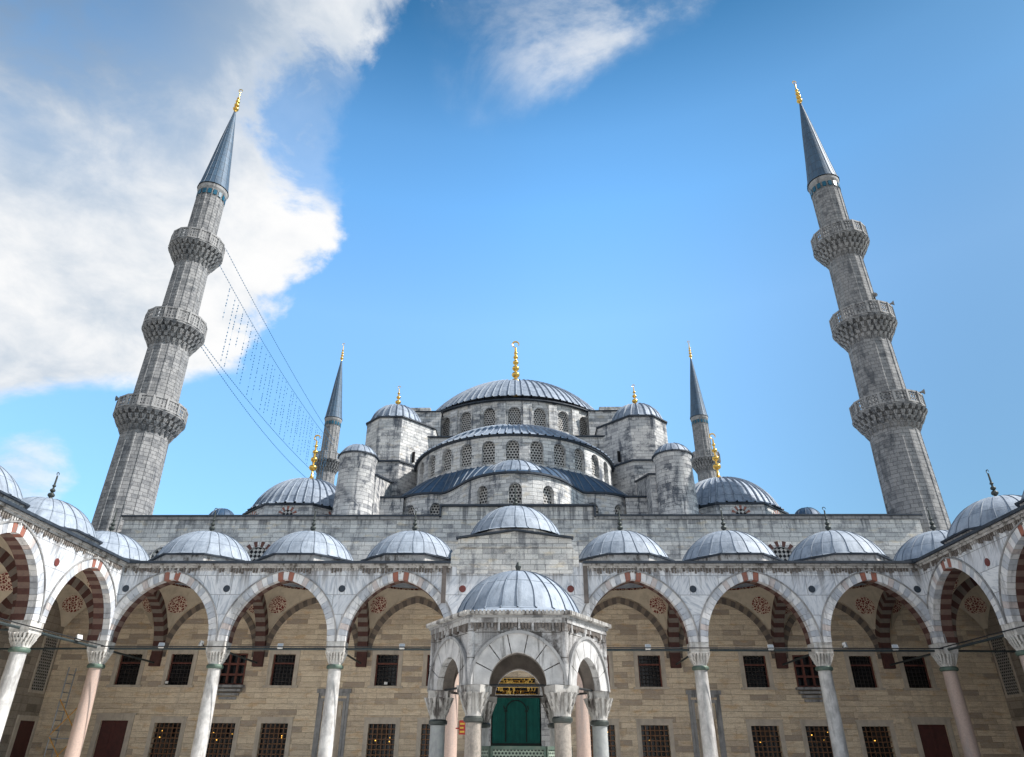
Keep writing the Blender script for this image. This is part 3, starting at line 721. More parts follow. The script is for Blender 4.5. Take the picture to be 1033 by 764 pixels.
# side ranges
NB = 4
sc = {0: 'col_white', 1: 'col_white', 2: 'col_pink', 3: 'col_grey'}
A_LEFT, PL = arcade('sunlit white side arcade on the left, running towards the viewer', (-22.75, 40, 0), R(90),
    [-3.25-BAY*j for j in range(NB)], [(-BAY*(j+1), sc[j]) for j in range(NB)],
    [(-BAY*(j+1), ('red_disc', 'grey_disc')[j % 2]) for j in range(NB)],
    (-BAY*NB, 0), [3.25]+[-3.25-BAY*j for j in range(NB)], [3.25]+[-3.25-BAY*j for j in range(NB)], [-BAY*j for j in range(NB+1)],
    [(-BAY*NB, -.78)], 5)
A_RIGHT, PR = arcade('shaded bluish side arcade on the right, running towards the viewer', (22.75, 40, 0), R(-90),
    [3.25+BAY*j for j in range(NB)], [(BAY*(j+1), sc[(j+2) % 4]) for j in range(NB)],
    [(BAY*(j+1), ('red_disc', 'grey_disc')[j % 2]) for j in range(NB)],
    (0, BAY*NB), [-3.25]+[3.25+BAY*j for j in range(NB)], [-3.25]+[3.25+BAY*j for j in range(NB)], [BAY*j for j in range(NB+1)],
    [(.78, BAY*NB)], 9)
def lattice_window(root, X, s, y, z0, z1, wd):
    """tall pierced stone panel in a side wall: frame proud of the wall, lattice set back"""
    mb = MB(); xx = X-s*.06
    mb.poly([(X-s*.02, y-wd, z0), (X-s*.02, y+wd, z0), (X-s*.02, y+wd, z1), (X-s*.02, y-wd, z1)][::1 if s < 0 else -1])
    o = part('lattice_window', mb, 'lat_side', root, (X, y, z0))
    mb = MB()
    for a, b, c, e in ((y-wd-.13, y-wd, z0-.13, z1+.13), (y+wd, y+wd+.13, z0-.13, z1+.13), (y-wd, y+wd, z0-.13, z0), (y-wd, y+wd, z1, z1+.13)):
        mb.box((min(X, xx), a, c), (max(X, xx), b, e))
    part('frame', mb, 'frame', o, (X, y, z0))
def side_back(root, s, far):
    X = s*29.25
    mb = MB(); y0 = 40-BAY*NB
    mb.poly([(X, y0, 0), (X, 46.5, 0), (X, 46.5, 11.2), (X, y0, 11.2)])
    mb.poly([(X+s*.8, y0, 0), (X+s*.8, 46.5, 0), (X+s*.8, 46.5, 12.4), (X+s*.8, y0, 12.4)])
    mb.poly([(X, y0, 11.2), (X, 46.5, 11.2), (X, 46.5, 12.4), (X, y0, 12.4)]); mb.poly([(X, y0, 12.4), (X, 46.5, 12.4), (X+s*.8, 46.5, 12.4), (X+s*.8, y0, 12.4)])
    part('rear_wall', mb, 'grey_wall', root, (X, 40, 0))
    xs = sorted((s*22.42, X)); xf_ = sorted((s*22.76, X))
    mb = MB(); mb.box((xs[0], y0, 11.15), (xs[1], 39.69, 11.256)); mb.box((xf_[0], 39.69, 11.15), (xf_[1], 46.5, 11.256)); part('roof', mb, 'lead', root, (s*26, 40, 11.2))
    for k in range(3):
        y = 45.55-BAY*k if k == 0 else 45.55-BAY*k+.2
        lattice_window(root, X, s, y, 4.95, 8.2, .62)
        mb = MB(); xa, xb = sorted((X-s*.001, X-s*.03)); mb.box((xa, y-.72, 0), (xb, y+.72, 3.3)); dd = part('door', mb, 'door_red', root, (X, y, 0))
        mb = MB(); xa, xb = sorted((X, X-s*.09))
        mb.box((xa, y-1.0, 0), (xb, y-.72, 3.58)); mb.box((xa, y+.72, 0), (xb, y+1.0, 3.58)); mb.box((xa, y-.72, 3.3), (xb, y+.72, 3.58)); part('frame', mb, 'frame', dd, (X, y, 0))
side_back(A_LEFT, -1, True); side_back(A_RIGHT, 1, True)

# ------------------------------------------------------------------ prayer hall: courtyard front
HALL = thing('prayer_hall', 'great domed mosque hall with cascading lead domes and turrets behind the front arcade', 'mosque', (0, 72, 0))
UPX = [24.4, 21.15, 14.65, 8.15, 4.95]; LOX = [21.15, 17.85, 14.65, 8.15, 4.95]
holes = []
wins = []
for s in (-1, 1):
    for x in UPX: holes.append((s*x-.70, s*x+.70, 5.36, 7.17)); wins.append(('u', s*x))
    holes.append((s*17.8-.8, s*17.8+.8, 5.36, 7.2))
    for x in LOX: holes.append((s*x-.82, s*x+.82, .8, 3.27)); wins.append(('l', s*x))
    holes.append((s*24.45-.85, s*24.45+.85, 0, 3.38)); holes.append((s*11.25-.55, s*11.25+.55, .3, 4.3))
holes.append((-1.6, 1.4, 0, 6.75))
mb = MB(); wall_rects(mb, -29.25, 29.25, 0, 11.2, 46.5, holes, .34)
part('front_wall', mb, 'travertine', HALL, (0, 46.5, 0))
def frame_rect(mb, x0, x1, z0, z1, y, wd, pr, sill=0.0, m=0):
    mb.box((x0-wd, y-pr, z0), (x0, y, z1), m); mb.box((x1, y-pr, z0), (x1+wd, y, z1), m); mb.box((x0-wd, y-pr, z1), (x1+wd, y, z1+wd), m)
    if sill: mb.box((x0-wd-.12, y-pr-.07, z0-.13), (x1+wd+.12, y, z0), m)
def grid_bars(mb, x0, x1, z0, z1, y, nx, nz, r, m=0):
    for i in range(1, nx): x = x0+(x1-x0)*i/nx; mb.box((x-r, y-r, z0), (x+r, y+r, z1), m)
    for j in range(1, nz): z = z0+(z1-z0)*j/nz; mb.box((x0, y-r*.8, z-r), (x1, y+r*.8, z+r), m)
rnd = random.Random(2)
for kind, x in wins:
    z0, z1, hw = (5.36, 7.17, .70) if kind == 'u' else (.8, 3.27, .82)
    mb = MB(); mb.poly([(x-hw, 46.83, z0), (x+hw, 46.83, z0), (x+hw, 46.83, z1), (x-hw, 46.83, z1)])
    if kind == 'l' :
        for q in range(rnd.choice((2, 3, 4))):
            bx, bz = x+rnd.uniform(-.6, .6), rnd.uniform(2.2, 3.0); mb.obox((bx, 46.80, bz), (.028, 0, 0), (0, .02, 0), (0, 0, .028), 1)
    win = part('window', mb, ['glass', 'bulb'], HALL, (x, 46.8, z0))
    mb = MB(); frame_rect(mb, x-hw, x+hw, z0, z1, 46.5, .26, .05, sill=.1 if kind == 'u' else 0)
    if kind == 'l': mb.box((x-hw-.3, 46.42, z1+.26), (x+hw+.3, 46.5, z1+.34))
    part('frame', mb, 'frame', win, (x, 46.5, z0))
    mb = MB()
    if kind == 'u':
        grid_bars(mb, x-hw, x+hw, z0, z1, 46.62, 6, 8, .016); mb.box((x-hw, 46.6, z0), (x-hw+.07, 46.7, z1), 1); mb.box((x+hw-.07, 46.6, z0), (x+hw, 46.7, z1), 1); mb.box((x-hw, 46.6, 6.6), (x+hw, 46.68, 6.68), 1)
    else:
        grid_bars(mb, x-hw, x+hw, z0, z1, 46.60, 6, 9, .026, 1); mb.box((x-.28, 46.70, 2.55), (x+.28, 46.74, 3.15), 0)
    part('grille', mb, ['grille_dark', 'grille' if kind == 'l' else 'wood_red'], win, (x, 46.6, z0))
for s in (-1, 1):
    # red-brown casement on its corbel
    x = s*17.8
    mb = MB(); mb.poly([(x-.8, 46.80, 5.36), (x+.8, 46.80, 5.36), (x+.8, 46.80, 7.2), (x-.8, 46.80, 7.2)])
    win = part('casement_window', mb, 'glass', HALL, (x, 46.8, 5.4), label='red-brown timber casement on a stone corbel')
    mb = MB(); grid_bars(mb, x-.8, x+.8, 5.36, 7.2, 46.50, 3, 3, .06); frame_rect(mb, x-.72, x+.72, 5.44, 7.12, 46.56, .08, .12); mb.box((x-.8, 46.44, 5.36), (x+.8, 46.56, 5.46))
    part('frame', mb, 'wood_red', win, (x, 46.5, 5.4))
    mb = MB()
    for k in range(4): mb.box((x-.95+.14*k, 46.05+.11*k, 5.22-.22*k), (x+.95-.14*k, 46.499, 5.36-.14*k-.08*k))
    part('corbel', mb, 'trim', win, (x, 46.5, 5))
    # doors at the ends
    x = s*24.45
    mb = MB(); mb.box((x-.85, 46.62, 0), (x+.85, 46.72, 3.38)); mb.box((x-.03, 46.60, 0), (x+.03, 46.62, 3.38))
    for zz_ in (.4, 1.9):
        for xx_ in (-.45, .45): mb.box((x+xx_-.28, 46.595, zz_), (x+xx_+.28, 46.62, zz_+1.2))
    dd = part('door', mb, 'door_red', HALL, (x, 46.6, 0))
    mb = MB(); frame_rect(mb, x-.85, x+.85, 0, 3.38, 46.5, .30, .07); mb.box((x-1.25, 46.4, 3.68), (x+1.25, 46.5, 3.78)); part('frame', mb, 'frame', dd, (x, 46.5, 0))
    # blind stone niche
    x = s*11.25
    mb = MB(); mb.poly([(x-.55, 46.83, .3), (x+.55, 46.83, .3), (x+.55, 46.83, 4.3), (x-.55, 46.83, 4.3)])
    for k in range(5): mb.box((x-.55+.02*k, 46.46+.07*k, 3.6+.14*k), (x-.38+.06*k, 46.82, 4.3)); mb.box((x+.38-.06*k, 46.46+.07*k, 3.6+.14*k), (x+.55-.02*k, 46.82, 4.3))
    ni = part('niche', mb, 'frame', HALL, (x, 46.6, .3))
    mb = MB()
    for wd, pr, top in ((.95, .06, 4.95), (.78, .10, 4.65)):
        mb.box((x-wd, 46.5-pr, 0), (x-wd+.16, 46.5, top)); mb.box((x+wd-.16, 46.5-pr, 0), (x+wd, 46.5, top)); mb.box((x-wd+.16, 46.5-pr, top-.16), (x+wd-.16, 46.5, top))
    mb.box((x-1.05, 46.36, 4.95), (x+1.05, 46.5, 5.18)); part('frame', mb, 'trim', ni, (x, 46.5, 0))

# portal
px = -.1
mb = MB(); holed(mb, (px-2.3, px+2.3, 4.86, 7.6), arch_hole(px, 1.45, 4.9, 5.35, 1.25, 10), 46.42, .4)
for s in (-1, 1): a, b = sorted((px+s*1.5, px+s*2.3)); mb.box((a, 46.42, 0), (b, 46.499, 4.86))
PORT = part('portal', mb, 'lime', HALL, (px, 46.4, 0))
mb = MB(); mb.poly([(px-1.5, 46.78, 4.86), (px+1.5, 46.78, 4.86), (px+1.5, 46.78, 6.7), (px-1.5, 46.78, 6.7)]); part('tympanum', mb, 'travertine', PORT, (px, 46.8, 5))
mb = MB(); ring(mb, 1.45, 1.25, .1, 5.35, 46.34, 46.42, 11, lambda i: 0, 0, xc=px); part('arch', mb, 'vous_a', PORT, (px, 46.4, 5.4))
mb = MB(); mb.box((px-1.5, 46.40, 4.74), (px+1.5, 46.60, 4.86)); mb.box((px-1.45, 46.55, 5.42), (px+1.45, 46.70, 5.50)); part('lintel_bar', mb, 'iron', PORT, (px, 46.5, 4.8))
# gilt script: strokes, bowls and dots on a dark panel
def script(mb, x0, x1, z0, h, rnd, y):
    x = x0
    while x < x1-.1:
        k = rnd.random(); wd = rnd.uniform(.09, .2)
        if k < .45:
            mb.obox((x+.02, y, z0+h*.55), (.016, 0, 0), (0, .012, 0), (rnd.uniform(-.02, .02), 0, h*.42)); x += .075
        elif k < .85:
            pts = [(x+wd/2+wd*.5*cos(a), y, z0+h*rnd.uniform(.32, .38)+h*.27*sin(a)) for a in [PI*(1+i/6)*1.0 for i in range(7)]]
            mb.tube(pts, [.008, .016, .024, .026, .024, .016, .008], 4); x += wd*.85
        else:
            pts = [(x+wd*t, y, z0+h*(.3+.5*t*t)) for t in (0, .3, .6, 1)]; mb.tube(pts, [.022, .018, .014, .008], 4); x += wd*.7
        if rnd.random() < .5: mb.obox((x, y, z0+h*rnd.choice((.08, .9))), (.016, 0, .012), (0, .01, 0), (-.012, 0, .016))
for z0, h, hw in ((4.90, .42, 1.28), (5.55, .28, 1.10)):
    mb = MB(); mb.box((px-hw-.05, 46.60, z0), (px+hw+.05, 46.64, z0+h)); ip = part('inscription_panel', mb, 'void', PORT, (px, 46.6, z0), label='gilt calligraphy on a dark panel')
    mb = MB(); rn = random.Random(int(z0*10)); script(mb, px-hw, px+hw, z0+.02, h*.52, rn, 46.59); script(mb, px-hw+.05, px+hw, z0+h*.46, h*.52, rn, 46.59)
    mb.box((px-hw-.05, 46.585, z0), (px+hw+.05, 46.6, z0+.02)); mb.box((px-hw-.05, 46.585, z0+h-.02), (px+hw+.05, 46.6, z0+h))
    part('lettering', mb, 'gold', ip, (px, 46.6, z0))
# green curtain hung in the doorway (a thing of its own)
CUR = thing('door_curtain', 'dark green curtain with black arch motif hanging in the main doorway', 'curtain', (px, 46.45, 0))
mb = MB(); rows = [[(px-1.42+2.84*i/60, 46.46+.018*sin(i*1.1)+.01*sin(i*.37), z) for i in range(61)] for z in (.15, 2.2, 4.72)]; mb.grid(rows)
part('cloth', mb, 'green', CUR, (px, 46.46, 2), True)
mb = MB()
for s in (-1, 1): mb.box((px+s*.62-.035, 46.405, 2.35), (px+s*.62+.035, 46.43, 3.95)); mb.obox((px+s*.62, 46.415, 4.0), (.09, 0, 0), (0, .012, 0), (0, 0, .05)); mb.obox((px+s*.72, 46.415, 4.18), (.03, 0, .02), (0, .012, 0), (-.03, 0, .10))
pts = [(px+.62*cos(PI-PI*i/16), 46.415, 4.0+.58*sin(PI*i/16)) for i in range(17)]; mb.tube(pts, .035, 5)
mb.box((px-1.42, 46.405, 2.15), (px+1.42, 46.43, 2.28)); part('arch_motif', mb, 'green_trim', CUR, (px, 46.42, 2.3))

# terrace wall above the arcade roof
mb = MB()
TW = [(-17.6, 1), (17.6, 1), (-24.1, 0)]
segs = [(-27.4, -20.5), (-20.5, -14.5), (-14.5, 14.5), (14.5, 20.5), (20.5, 27.3)]
for a, b in segs:
    ws = [x for x, _ in TW if a < x < b]
    if ws: holed(mb, (a, b, 11.2, 16.1), arch_hole(ws[0], .80, 12.3, 13.3, .72, 10), 46.72, .4)
    else: mb.poly([(a, 46.72, 11.2), (b, 46.72, 11.2), (b, 46.72, 16.1), (a, 46.72, 16.1)])
for s in (-1, 1):
    x = -27.4 if s < 0 else 27.3; mb.poly([(x, 46.72, 11.2), (x, 98, 11.2), (x, 98, 16.1), (x, 46.72, 16.1)])
    mb.poly([(x, 46.72, 0), (x, 98, 0), (x, 98, 11.2), (x, 46.72, 11.2)])
mb.poly([(-27.4, 98, 0), (27.3, 98, 0), (27.3, 98, 16.1), (-27.4, 98, 16.1)])
mb.box((-5.25, 46.66, 15.9), (5.25, 48, 16.82))
part('terrace_wall', mb, 'lime_drip', HALL, (0, 46.7, 13))
mb = MB(); mb.box((-27.4, 46.74, 16.1), (27.3, 98, 16.2)); part('terrace_roof', mb, 'lead_hall', HALL, (0, 70, 16))
mb = MB(); mb.box((-27.6, 46.50, 16.12), (-5.40, 46.73, 16.22)); mb.box((5.40, 46.50, 16.12), (27.5, 46.73, 16.22)); mb.box((-5.4, 46.42, 16.83), (5.4, 48.0, 16.94)); mb.box((-5.39, 46.44, 16.1), (-5.26, 46.75, 16.829)); mb.box((5.26, 46.44, 16.1), (5.39, 46.75, 16.829))
part('coping', mb, 'edge', HALL, (0, 46.6, 16.2))
mb = MB(); mb.box((-27.5, 46.60, 15.93), (-5.41, 46.719, 16.119)); mb.box((5.41, 46.60, 15.93), (27.4, 46.719, 16.119)); part('cornice', mb, 'trim', HALL, (0, 46.7, 16))
for x, fanned in TW:
    h = arch_hole(x, .80, 12.3, 13.3, .72, 10)
    mb = MB(); mb.poly([(p[0], 46.86, p[1]) for p in h], 0, [(p[0], p[1]) for p in h]); win = part('lattice_window', mb, 'lat_check', HALL, (x, 46.8, 12.3))
    mb = MB(); ring(mb, .80, .72, .36 if fanned else .12, 13.3, 46.67, 46.80, 13, lambda i: i % 2 if fanned else 0, .0, 2, xc=x); part('arch', mb, ['lime', 'band_red'], win, (x, 46.7, 13.5))

# ------------------------------------------------------------------ prayer hall: domes, drums, turrets
AX = -.42
def eave_ring(mb, c, r0, r1, z0, z1, n=72, m=0, arc=None, a0=0): mb.lathe([(r0, z0), (r1, z0), (r1, z1), (r0, z1)], n, (c[0], c[1], 0), m, a0, False, None, arc)
def drum_windows(par, cx, cy, Rr, z0, z1, angs, dstep, w, zb, zs, rise, dep=.35, pane='lat', matx='lime', hood=True):
    """panels bent round a cylinder, one arched opening each; angles measured from the -Y axis"""
    mb = MB(bend(cx, cy, Rr)); h = dstep*Rr/2
    panes = []
    for a in angs:
        xc = a*Rr; hole = arch_hole(xc, w, zb, zs, rise, 8)
        holed(mb, (xc-h, xc+h, z0, z1), hole, 0, dep)
        p = MB(bend(cx, cy, Rr)); p.poly([(q[0], dep*.9, q[1]) for q in hole], 0, [(q[0]-xc, q[1]-zb) for q in hole]); f = None
        if hood: f = MB(bend(cx, cy, Rr)); ring(f, w+.005, rise+.005, .13, zs, -.05, .02, 9, lambda i: 0, 0, 1, xc=xc)
        panes.append((p, f, a))
    return mb, panes
def add_drum(name, cx, cy, Rr, z0, z1, angs, dstep, w, zb, zs, rise, rest=None, mat='lime', dep=.35, extra=None):
    mb, panes = drum_windows(None, cx, cy, Rr, z0, z1, angs, dstep, w, zb, zs, rise, dep)
    if rest:
        a0, a1, n = rest; mb.xf = None
        mb.lathe([(Rr, z0), (Rr, z1)], n, (cx, cy, 0), 0, -PI/2+a0, False, None, a1-a0)
    if extra: extra(mb)
    o = part(name, mb, mat, HALL, (cx, cy, z0))
    for p, f, a in panes:
        loc = (cx+Rr*sin(a), cy-Rr*cos(a), zb)
        wn = part('window', p, 'lat', o, loc)
    return o

# main dome, 28-sided drum with windows
DY = 72.7; DR = 11.25; st = 2*PI/28
angs = [st*(k) for k in range(-8, 9)]
def butt(mb):
    mb.xf = None
    for k in range(-9, 9):
        a = -PI/2+st*(k+.5); mb.obox((AX+(DR+.06)*cos(a), DY+(DR+.06)*sin(a), 30.1), (-sin(a)*.42, cos(a)*.42, 0), (cos(a)*.16, sin(a)*.16, 0), (0, 0, 2.05))
drum = add_drum('main_drum', AX, DY, DR, 28.0, 32.5, angs, st, .62, 29.6, 31.2, .62, (st*8.5, 2*PI-st*8.5, 24), 'lime', extra=butt)
mb = MB(); eave_ring(mb, (AX, DY), 11.2, 11.6, 32.45, 32.56); part('eave', mb, 'edge', drum, (AX, DY, 32.5))
prof = [(11.62, 32.55), (11.1, 32.95)]+[(q*cos(b), 26.55+12.6*sin(b)) for q, b in [(12.6, R(33+57*i/12)) for i in range(13)]]
prof = [(max(.03, r), z) for r, z in prof if not (r > 11.0 or z < 33.0)]
mb = MB(); dome(mb, prof, 84, (AX, DY, 0), flute=.13)
md = part('main_dome', mb, ['lead_hall', 'seam'], HALL, (AX, DY, 32.5), True, 50)
ME_GOLD = finial_mesh('finial', 7.3, 'gold', [(.22, .075), (.35, .068), (.47, .06), (.58, .05), (.68, .042), (.76, .032)], thick=1.5, foot=.10)
put('finial', ME_GOLD, (AX, DY, 39.0), md)

# cubic base and its corner buttresses
mb = MB(); mb.box((AX-13.2, 60.3, 16.2), (AX+13.2, 85.1, 28.0)); part('cube_base', mb, 'lime', HALL, (AX, 72, 16))
mb = MB(); mb.box((AX-13.4, 60.1, 28.0), (AX+13.4, 85.3, 28.12)); part('eave', mb, 'edge', HALL, (AX, 72, 28))
for s in (-1, 1):
    mb = MB()
    x0, x1 = sorted((AX+s*7.4, AX+s*10.3)); mb.box((x0, 63.0, 28.1), (x1, 67.5, 32.0))
    x2, x3 = sorted((AX+s*8.6, AX+s*10.9)); mb.box((x2, 63.8, 32.0), (x3, 68, 32.9))
    b = part('buttress', mb, 'lime', HALL, (AX+s*9, 64, 28))
    mb = MB(); xm = AX+s*9.15; h = arch_hole(xm, .62, 28.4, 29.9, .6, 8); mb.poly([(p[0], 62.985, p[1]) for p in h]); part('window', mb, 'void', b, (xm, 63, 28.4))
    mb = MB(); mb.box((x0-.1, 62.85, 32.01), (x1+.1, 67.6, 32.09)); part('eave', mb, 'edge', b, (xm, 64, 31.5))

# front semi-dome on its drum
SY = 60.2; SR = 8.85; st = R(12.7)
drum = add_drum('semi_drum', AX, SY, SR, 20.6, 24.25, [st*k for k in range(-6, 7)], st, .54, 21.95, 23.4, .52, None, 'lime')
mb = MB(); eave_ring(mb, (AX, SY), 8.8, 9.05, 24.22, 24.32, 60, 0, PI, PI); part('eave', mb, 'edge', drum, (AX, SY, 24.3))
mb = MB(); dome(mb, [(9.12, 24.33), (8.8, 24.55)]+[(r, 24.3+z) for r, z in cap_prof(9.0, 3.65, 14) if r < 8.75], 44, (AX, SY, 0), arc=PI, a0=PI, flute=.12)
part('semi_dome', mb, ['lead_hall', 'seam'], HALL, (AX, SY, 24.3), True, 50)

# three exedrae and the dark lead roof over them
EX = [(AX+.25, 52.0, 4.4), (AX-6.2, 55.5, 3.4), (AX+6.4, 55.5, 3.4)]
stx = R(33.5)
d0 = add_drum('exedra_wall', *EX[0], 16.1, 19.65, [stx*k for k in range(-2, 3)], stx, .48, 17.25, 18.45, .5, None, 'lime')
for i in (1, 2):
    add_drum('exedra_wall', *EX[i], 16.1, 19.65, [R(-34), R(4)] if i == 1 else [R(-4), R(34)], R(38), .46, 17.25, 18.45, .5, None, 'lime')
def bez(p, n=14):
    out = []
    for i in range(n+1):
        t = i/n; q = [(1-t)**3, 3*t*(1-t)**2, 3*t*t*(1-t), t**3]; out.append((sum(a*b[0] for a, b in zip(q, p)), sum(a*b[1] for a, b in zip(q, p))))
    return out
LINK = []
for s, i in ((-1, 1), (1, 2)):
    c, f = EX[0], EX[i]; a, b = R(50), R(10)
    p0 = (c[0]+s*c[2]*sin(a), c[1]-c[2]*cos(a)); p3_ = (f[0]-s*f[2]*sin(b), f[1]-f[2]*cos(b))
    LINK.append((s, bez([p0, (p0[0]+s*1.5*cos(a), p0[1]+1.5*sin(a)), (p3_[0]-s*.5*cos(b), p3_[1]+.15), p3_])))
for s, L in LINK:
    mb = MB(); mb.grid([[(x, y-.02, z) for x, y in L] for z in (16.1, 19.62)], 0, lambda i, j: (j*.3, 16.1+i*3.52)); lw = part('exedra_wall', mb, 'lime', HALL, (L[7][0], L[7][1], 16.1), True)
    mb = MB(); rows = [[(x, y-.24, 19.6) for x, y in L], [(x, y-.24, 19.74) for x, y in L], [(x, y+.3, 19.75) for x, y in L]]; mb.grid(rows); part('eave', mb, 'edge', lw, (L[7][0], L[7][1], 19.7))
for i, (ex, ey, er) in enumerate(EX):
    half = [R(60), R(60)] if i == 0 else ([R(50), R(12)] if i == 1 else [R(12), R(50)])
    mb = MB(); eave_ring(mb, (ex, ey), er-.1, er+.20, 19.60, 19.74, 40, 0, half[0]+half[1], -PI/2-half[0]); part('eave', mb, 'edge', HALL, (ex, ey, 19.7))
    mb = MB(); H_, R_, y_ = (1.80, 2.9, ey-1.2) if i == 0 else (.8, 2.2, ey-.9)
    dome(mb, [(R_+.05, 19.7), (R_, 19.9)]+[(r, 19.9+z) for r, z in cap_prof(R_-.05, H_, 10)], 22, (ex, y_, 0), rib=.06, half=.05)
    part('exedra_dome', mb, ['lead_hall' if i == 0 else 'lead_navy', 'seam'], HALL, (ex, y_, 19.8), True, 40)
rows = []; NR = 8; NA = 90
def reach(a):
    best = 4.0; dx, dy = cos(a), sin(a)
    for ex, ey, er in EX:
        fx, fy = AX-ex, SY-ey; b = fx*dx+fy*dy; c = fx*fx+fy*fy-(er+.15)**2; q = b*b-c
        if q > 0: best = max(best, -b+math.sqrt(q))
    for s, L in LINK:
        for (x0, y0), (x1, y1) in zip(L, L[1:]):
            ux, uy = x1-x0, y1-y0; den = dx*uy-dy*ux
            if abs(den) < 1e-9: continue
            wx, wy = x0-AX, y0-SY; t = (wx*uy-wy*ux)/den; v = (wx*dy-wy*dx)/den
            if -.02 <= v <= 1.02 and t > best: best = t+.15
    return max(best, 9.6)
for i in range(NR+1):
    row = []; f = i/NR
    for k in range(NA+1):
        a = PI+PI*k/NA; ro = reach(a); q = 8.8+(ro-8.8)*f
        row.append((AX+q*cos(a), SY+q*sin(a), 21.75+(19.74-21.75)*f**1.15))
    rows.append(row)
mb = MB(); mb.grid(rows, 0, lambda i, j: (j*.55, i*.5))
for k in range(0, NA+1, 2):
    a = PI+PI*k/NA; mb.tube([Vector(rows[i][k])+Vector((0, 0, .04)) for i in range(NR+1)], .05, 4, 1)
part('lead_roof', mb, ['lead_navy', 'seam'], HALL, (AX, SY, 20))
mb = MB(); mb.box((AX-13.6, 56.6, 16.1), (AX+13.6, 60.2, 20.2)); part('shoulder_wall', mb, 'lime_dark', HALL, (AX, 58, 16))
for s in (-1, 1):
    x0, x1 = sorted((AX+.1+s*8.75, AX+.1+s*13.4)); mb = MB(); mb.box((x0, 52.7, 16.1), (x1, 56.59, 19.5)); sw = part('shoulder_wall', mb, 'lime_dark', HALL, (x0, 55, 16))
    mb = MB(); mb.box((x0-.05, 52.55, 19.51), (x1+.05, 56.59, 19.62)); part('eave', mb, 'edge', sw, (x0, 55, 19.5))

# weight turrets, stair cylinders, corner domes: one of each kind, then the mirrored repeat
def tur_plan(s, grow=0.0):
    """octagon with its inner front face drawn out to meet the main drum"""
    q = 2.72+grow; P = [(q*cos(R(22.5+45*k)), q*sin(R(22.5+45*k))) for k in range(8)]     # k=6 front right, k=7 right front
    P[7] = (P[6][0]+2.75, P[6][1]+2.75); P[0] = (P[7][0], P[7][1]+2.0); P[1] = (P[1][0]+1.0, P[1][1])
    return [(-s*x, y) for x, y in P]
def plan_prism(mb, P, z0, z1, m=0):
    A = sum(P[i][0]*P[(i+1) % len(P)][1]-P[(i+1) % len(P)][0]*P[i][1] for i in range(len(P)))
    if A < 0: P = P[::-1]
    for i in range(len(P)): a, b = P[i], P[(i+1) % len(P)]; mb.poly([(*a, z0), (*b, z0), (*b, z1), (*a, z1)], m)
    mb.poly([(*p, z1) for p in P], m); mb.poly([(*p, z0) for p in P][::-1], m)
def tur_meshes(s):
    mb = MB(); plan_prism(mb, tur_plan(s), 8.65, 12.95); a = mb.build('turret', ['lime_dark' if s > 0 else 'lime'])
    mb = MB(); plan_prism(mb, tur_plan(s, .2), 0, 8.5); b = mb.build('base', ['lime_dark'])
    mb = MB(); plan_prism(mb, tur_plan(s, .16), 12.95, 13.08); c = mb.build('eave', ['edge'])
    mb = MB(); plan_prism(mb, tur_plan(s, .36), 8.5, 8.64); e = mb.build('string_course', ['edge'])
    return a, b, c, e
mb = MB(); dome(mb, [(2.55, 13.08), (2.42, 13.25)]+[(r, z+13.27) for r, z in cap_prof(2.4, 1.95, 10)], 22, flute=.12); ME_TURD = mb.build('dome', ['lead_hall', 'seam'], True, 50)
ME_GOLD2 = finial_mesh('finial', 2.4, 'gold', [(.24, .12), (.46, .09), (.64, .06)], thick=1.6, foot=.12)
mb = MB(); mb.lathe([(1.50, 0), (1.38, 5.40), (1.47, 5.55), (1.49, 5.72)], 40); ME_CYL = mb.build('stair_tower', ['lime_dark'], True)
mb = MB(); mb.lathe([(1.4, 5.73), (1.58, 5.73), (1.58, 5.83), (1.4, 5.9)], 40, cap=False); ME_CYLE = mb.build('eave', ['edge'])
mb = MB(); dome(mb, [(1.56, 5.84)]+[(r, z+5.87) for r, z in cap_prof(1.46, 1.0, 8)], 18, rib=.04, half=.04); ME_CYLD = mb.build('dome', ['lead_hall', 'seam'], True, 40)
mb = MB(); polygon_prism(mb, 8, 4.85, (0, 0), 0, 2.55, 0, R(22.5)); mb.box((-4.9, -3.4, 0), (4.9, 3.6, 1.9)); ME_CDR = mb.build('drum', ['lime'])
mb = MB(); polygon_prism(mb, 8, 5.0, (0, 0), 2.56, 2.70, 0, R(22.5)); mb.box((-5.0, -3.5, 1.9), (5.0, 3.7, 2.0)); ME_CDE = mb.build('eave', ['edge'])
mb = MB(); dome(mb, [(4.75, 2.7), (4.5, 2.85)]+[(r, z+2.9) for r, z in cap_prof(4.4, 3.2, 12)], 42, flute=.12); ME_CDD = mb.build('corner_dome', ['lead_hall', 'seam'], True, 50)
ME_GOLD3 = finial_mesh('finial', 4.5, 'gold', [(.30, .08), (.47, .068), (.63, .052), (.75, .036)], thick=1.3, foot=.14)
def fan(a):
    mb = MB(bend(0, 0, 4.5)); ring(mb, .44, .44, .30, 1.72, -.09, .06, 11, lambda i: i % 2, .0, 2, xc=a*4.5); me = mb.build('arch', ['lime', 'vous_r'])
    mb = MB(bend(0, 0, 4.5)); h = arch_hole(a*4.5, .44, .7, 1.72, .44, 8); mb.poly([(p[0], -.02, p[1]) for p in h]); return me, mb.build('window', ['lat_check'])
FANS = [fan(R(a)) for a in (-45, 0, 45)]
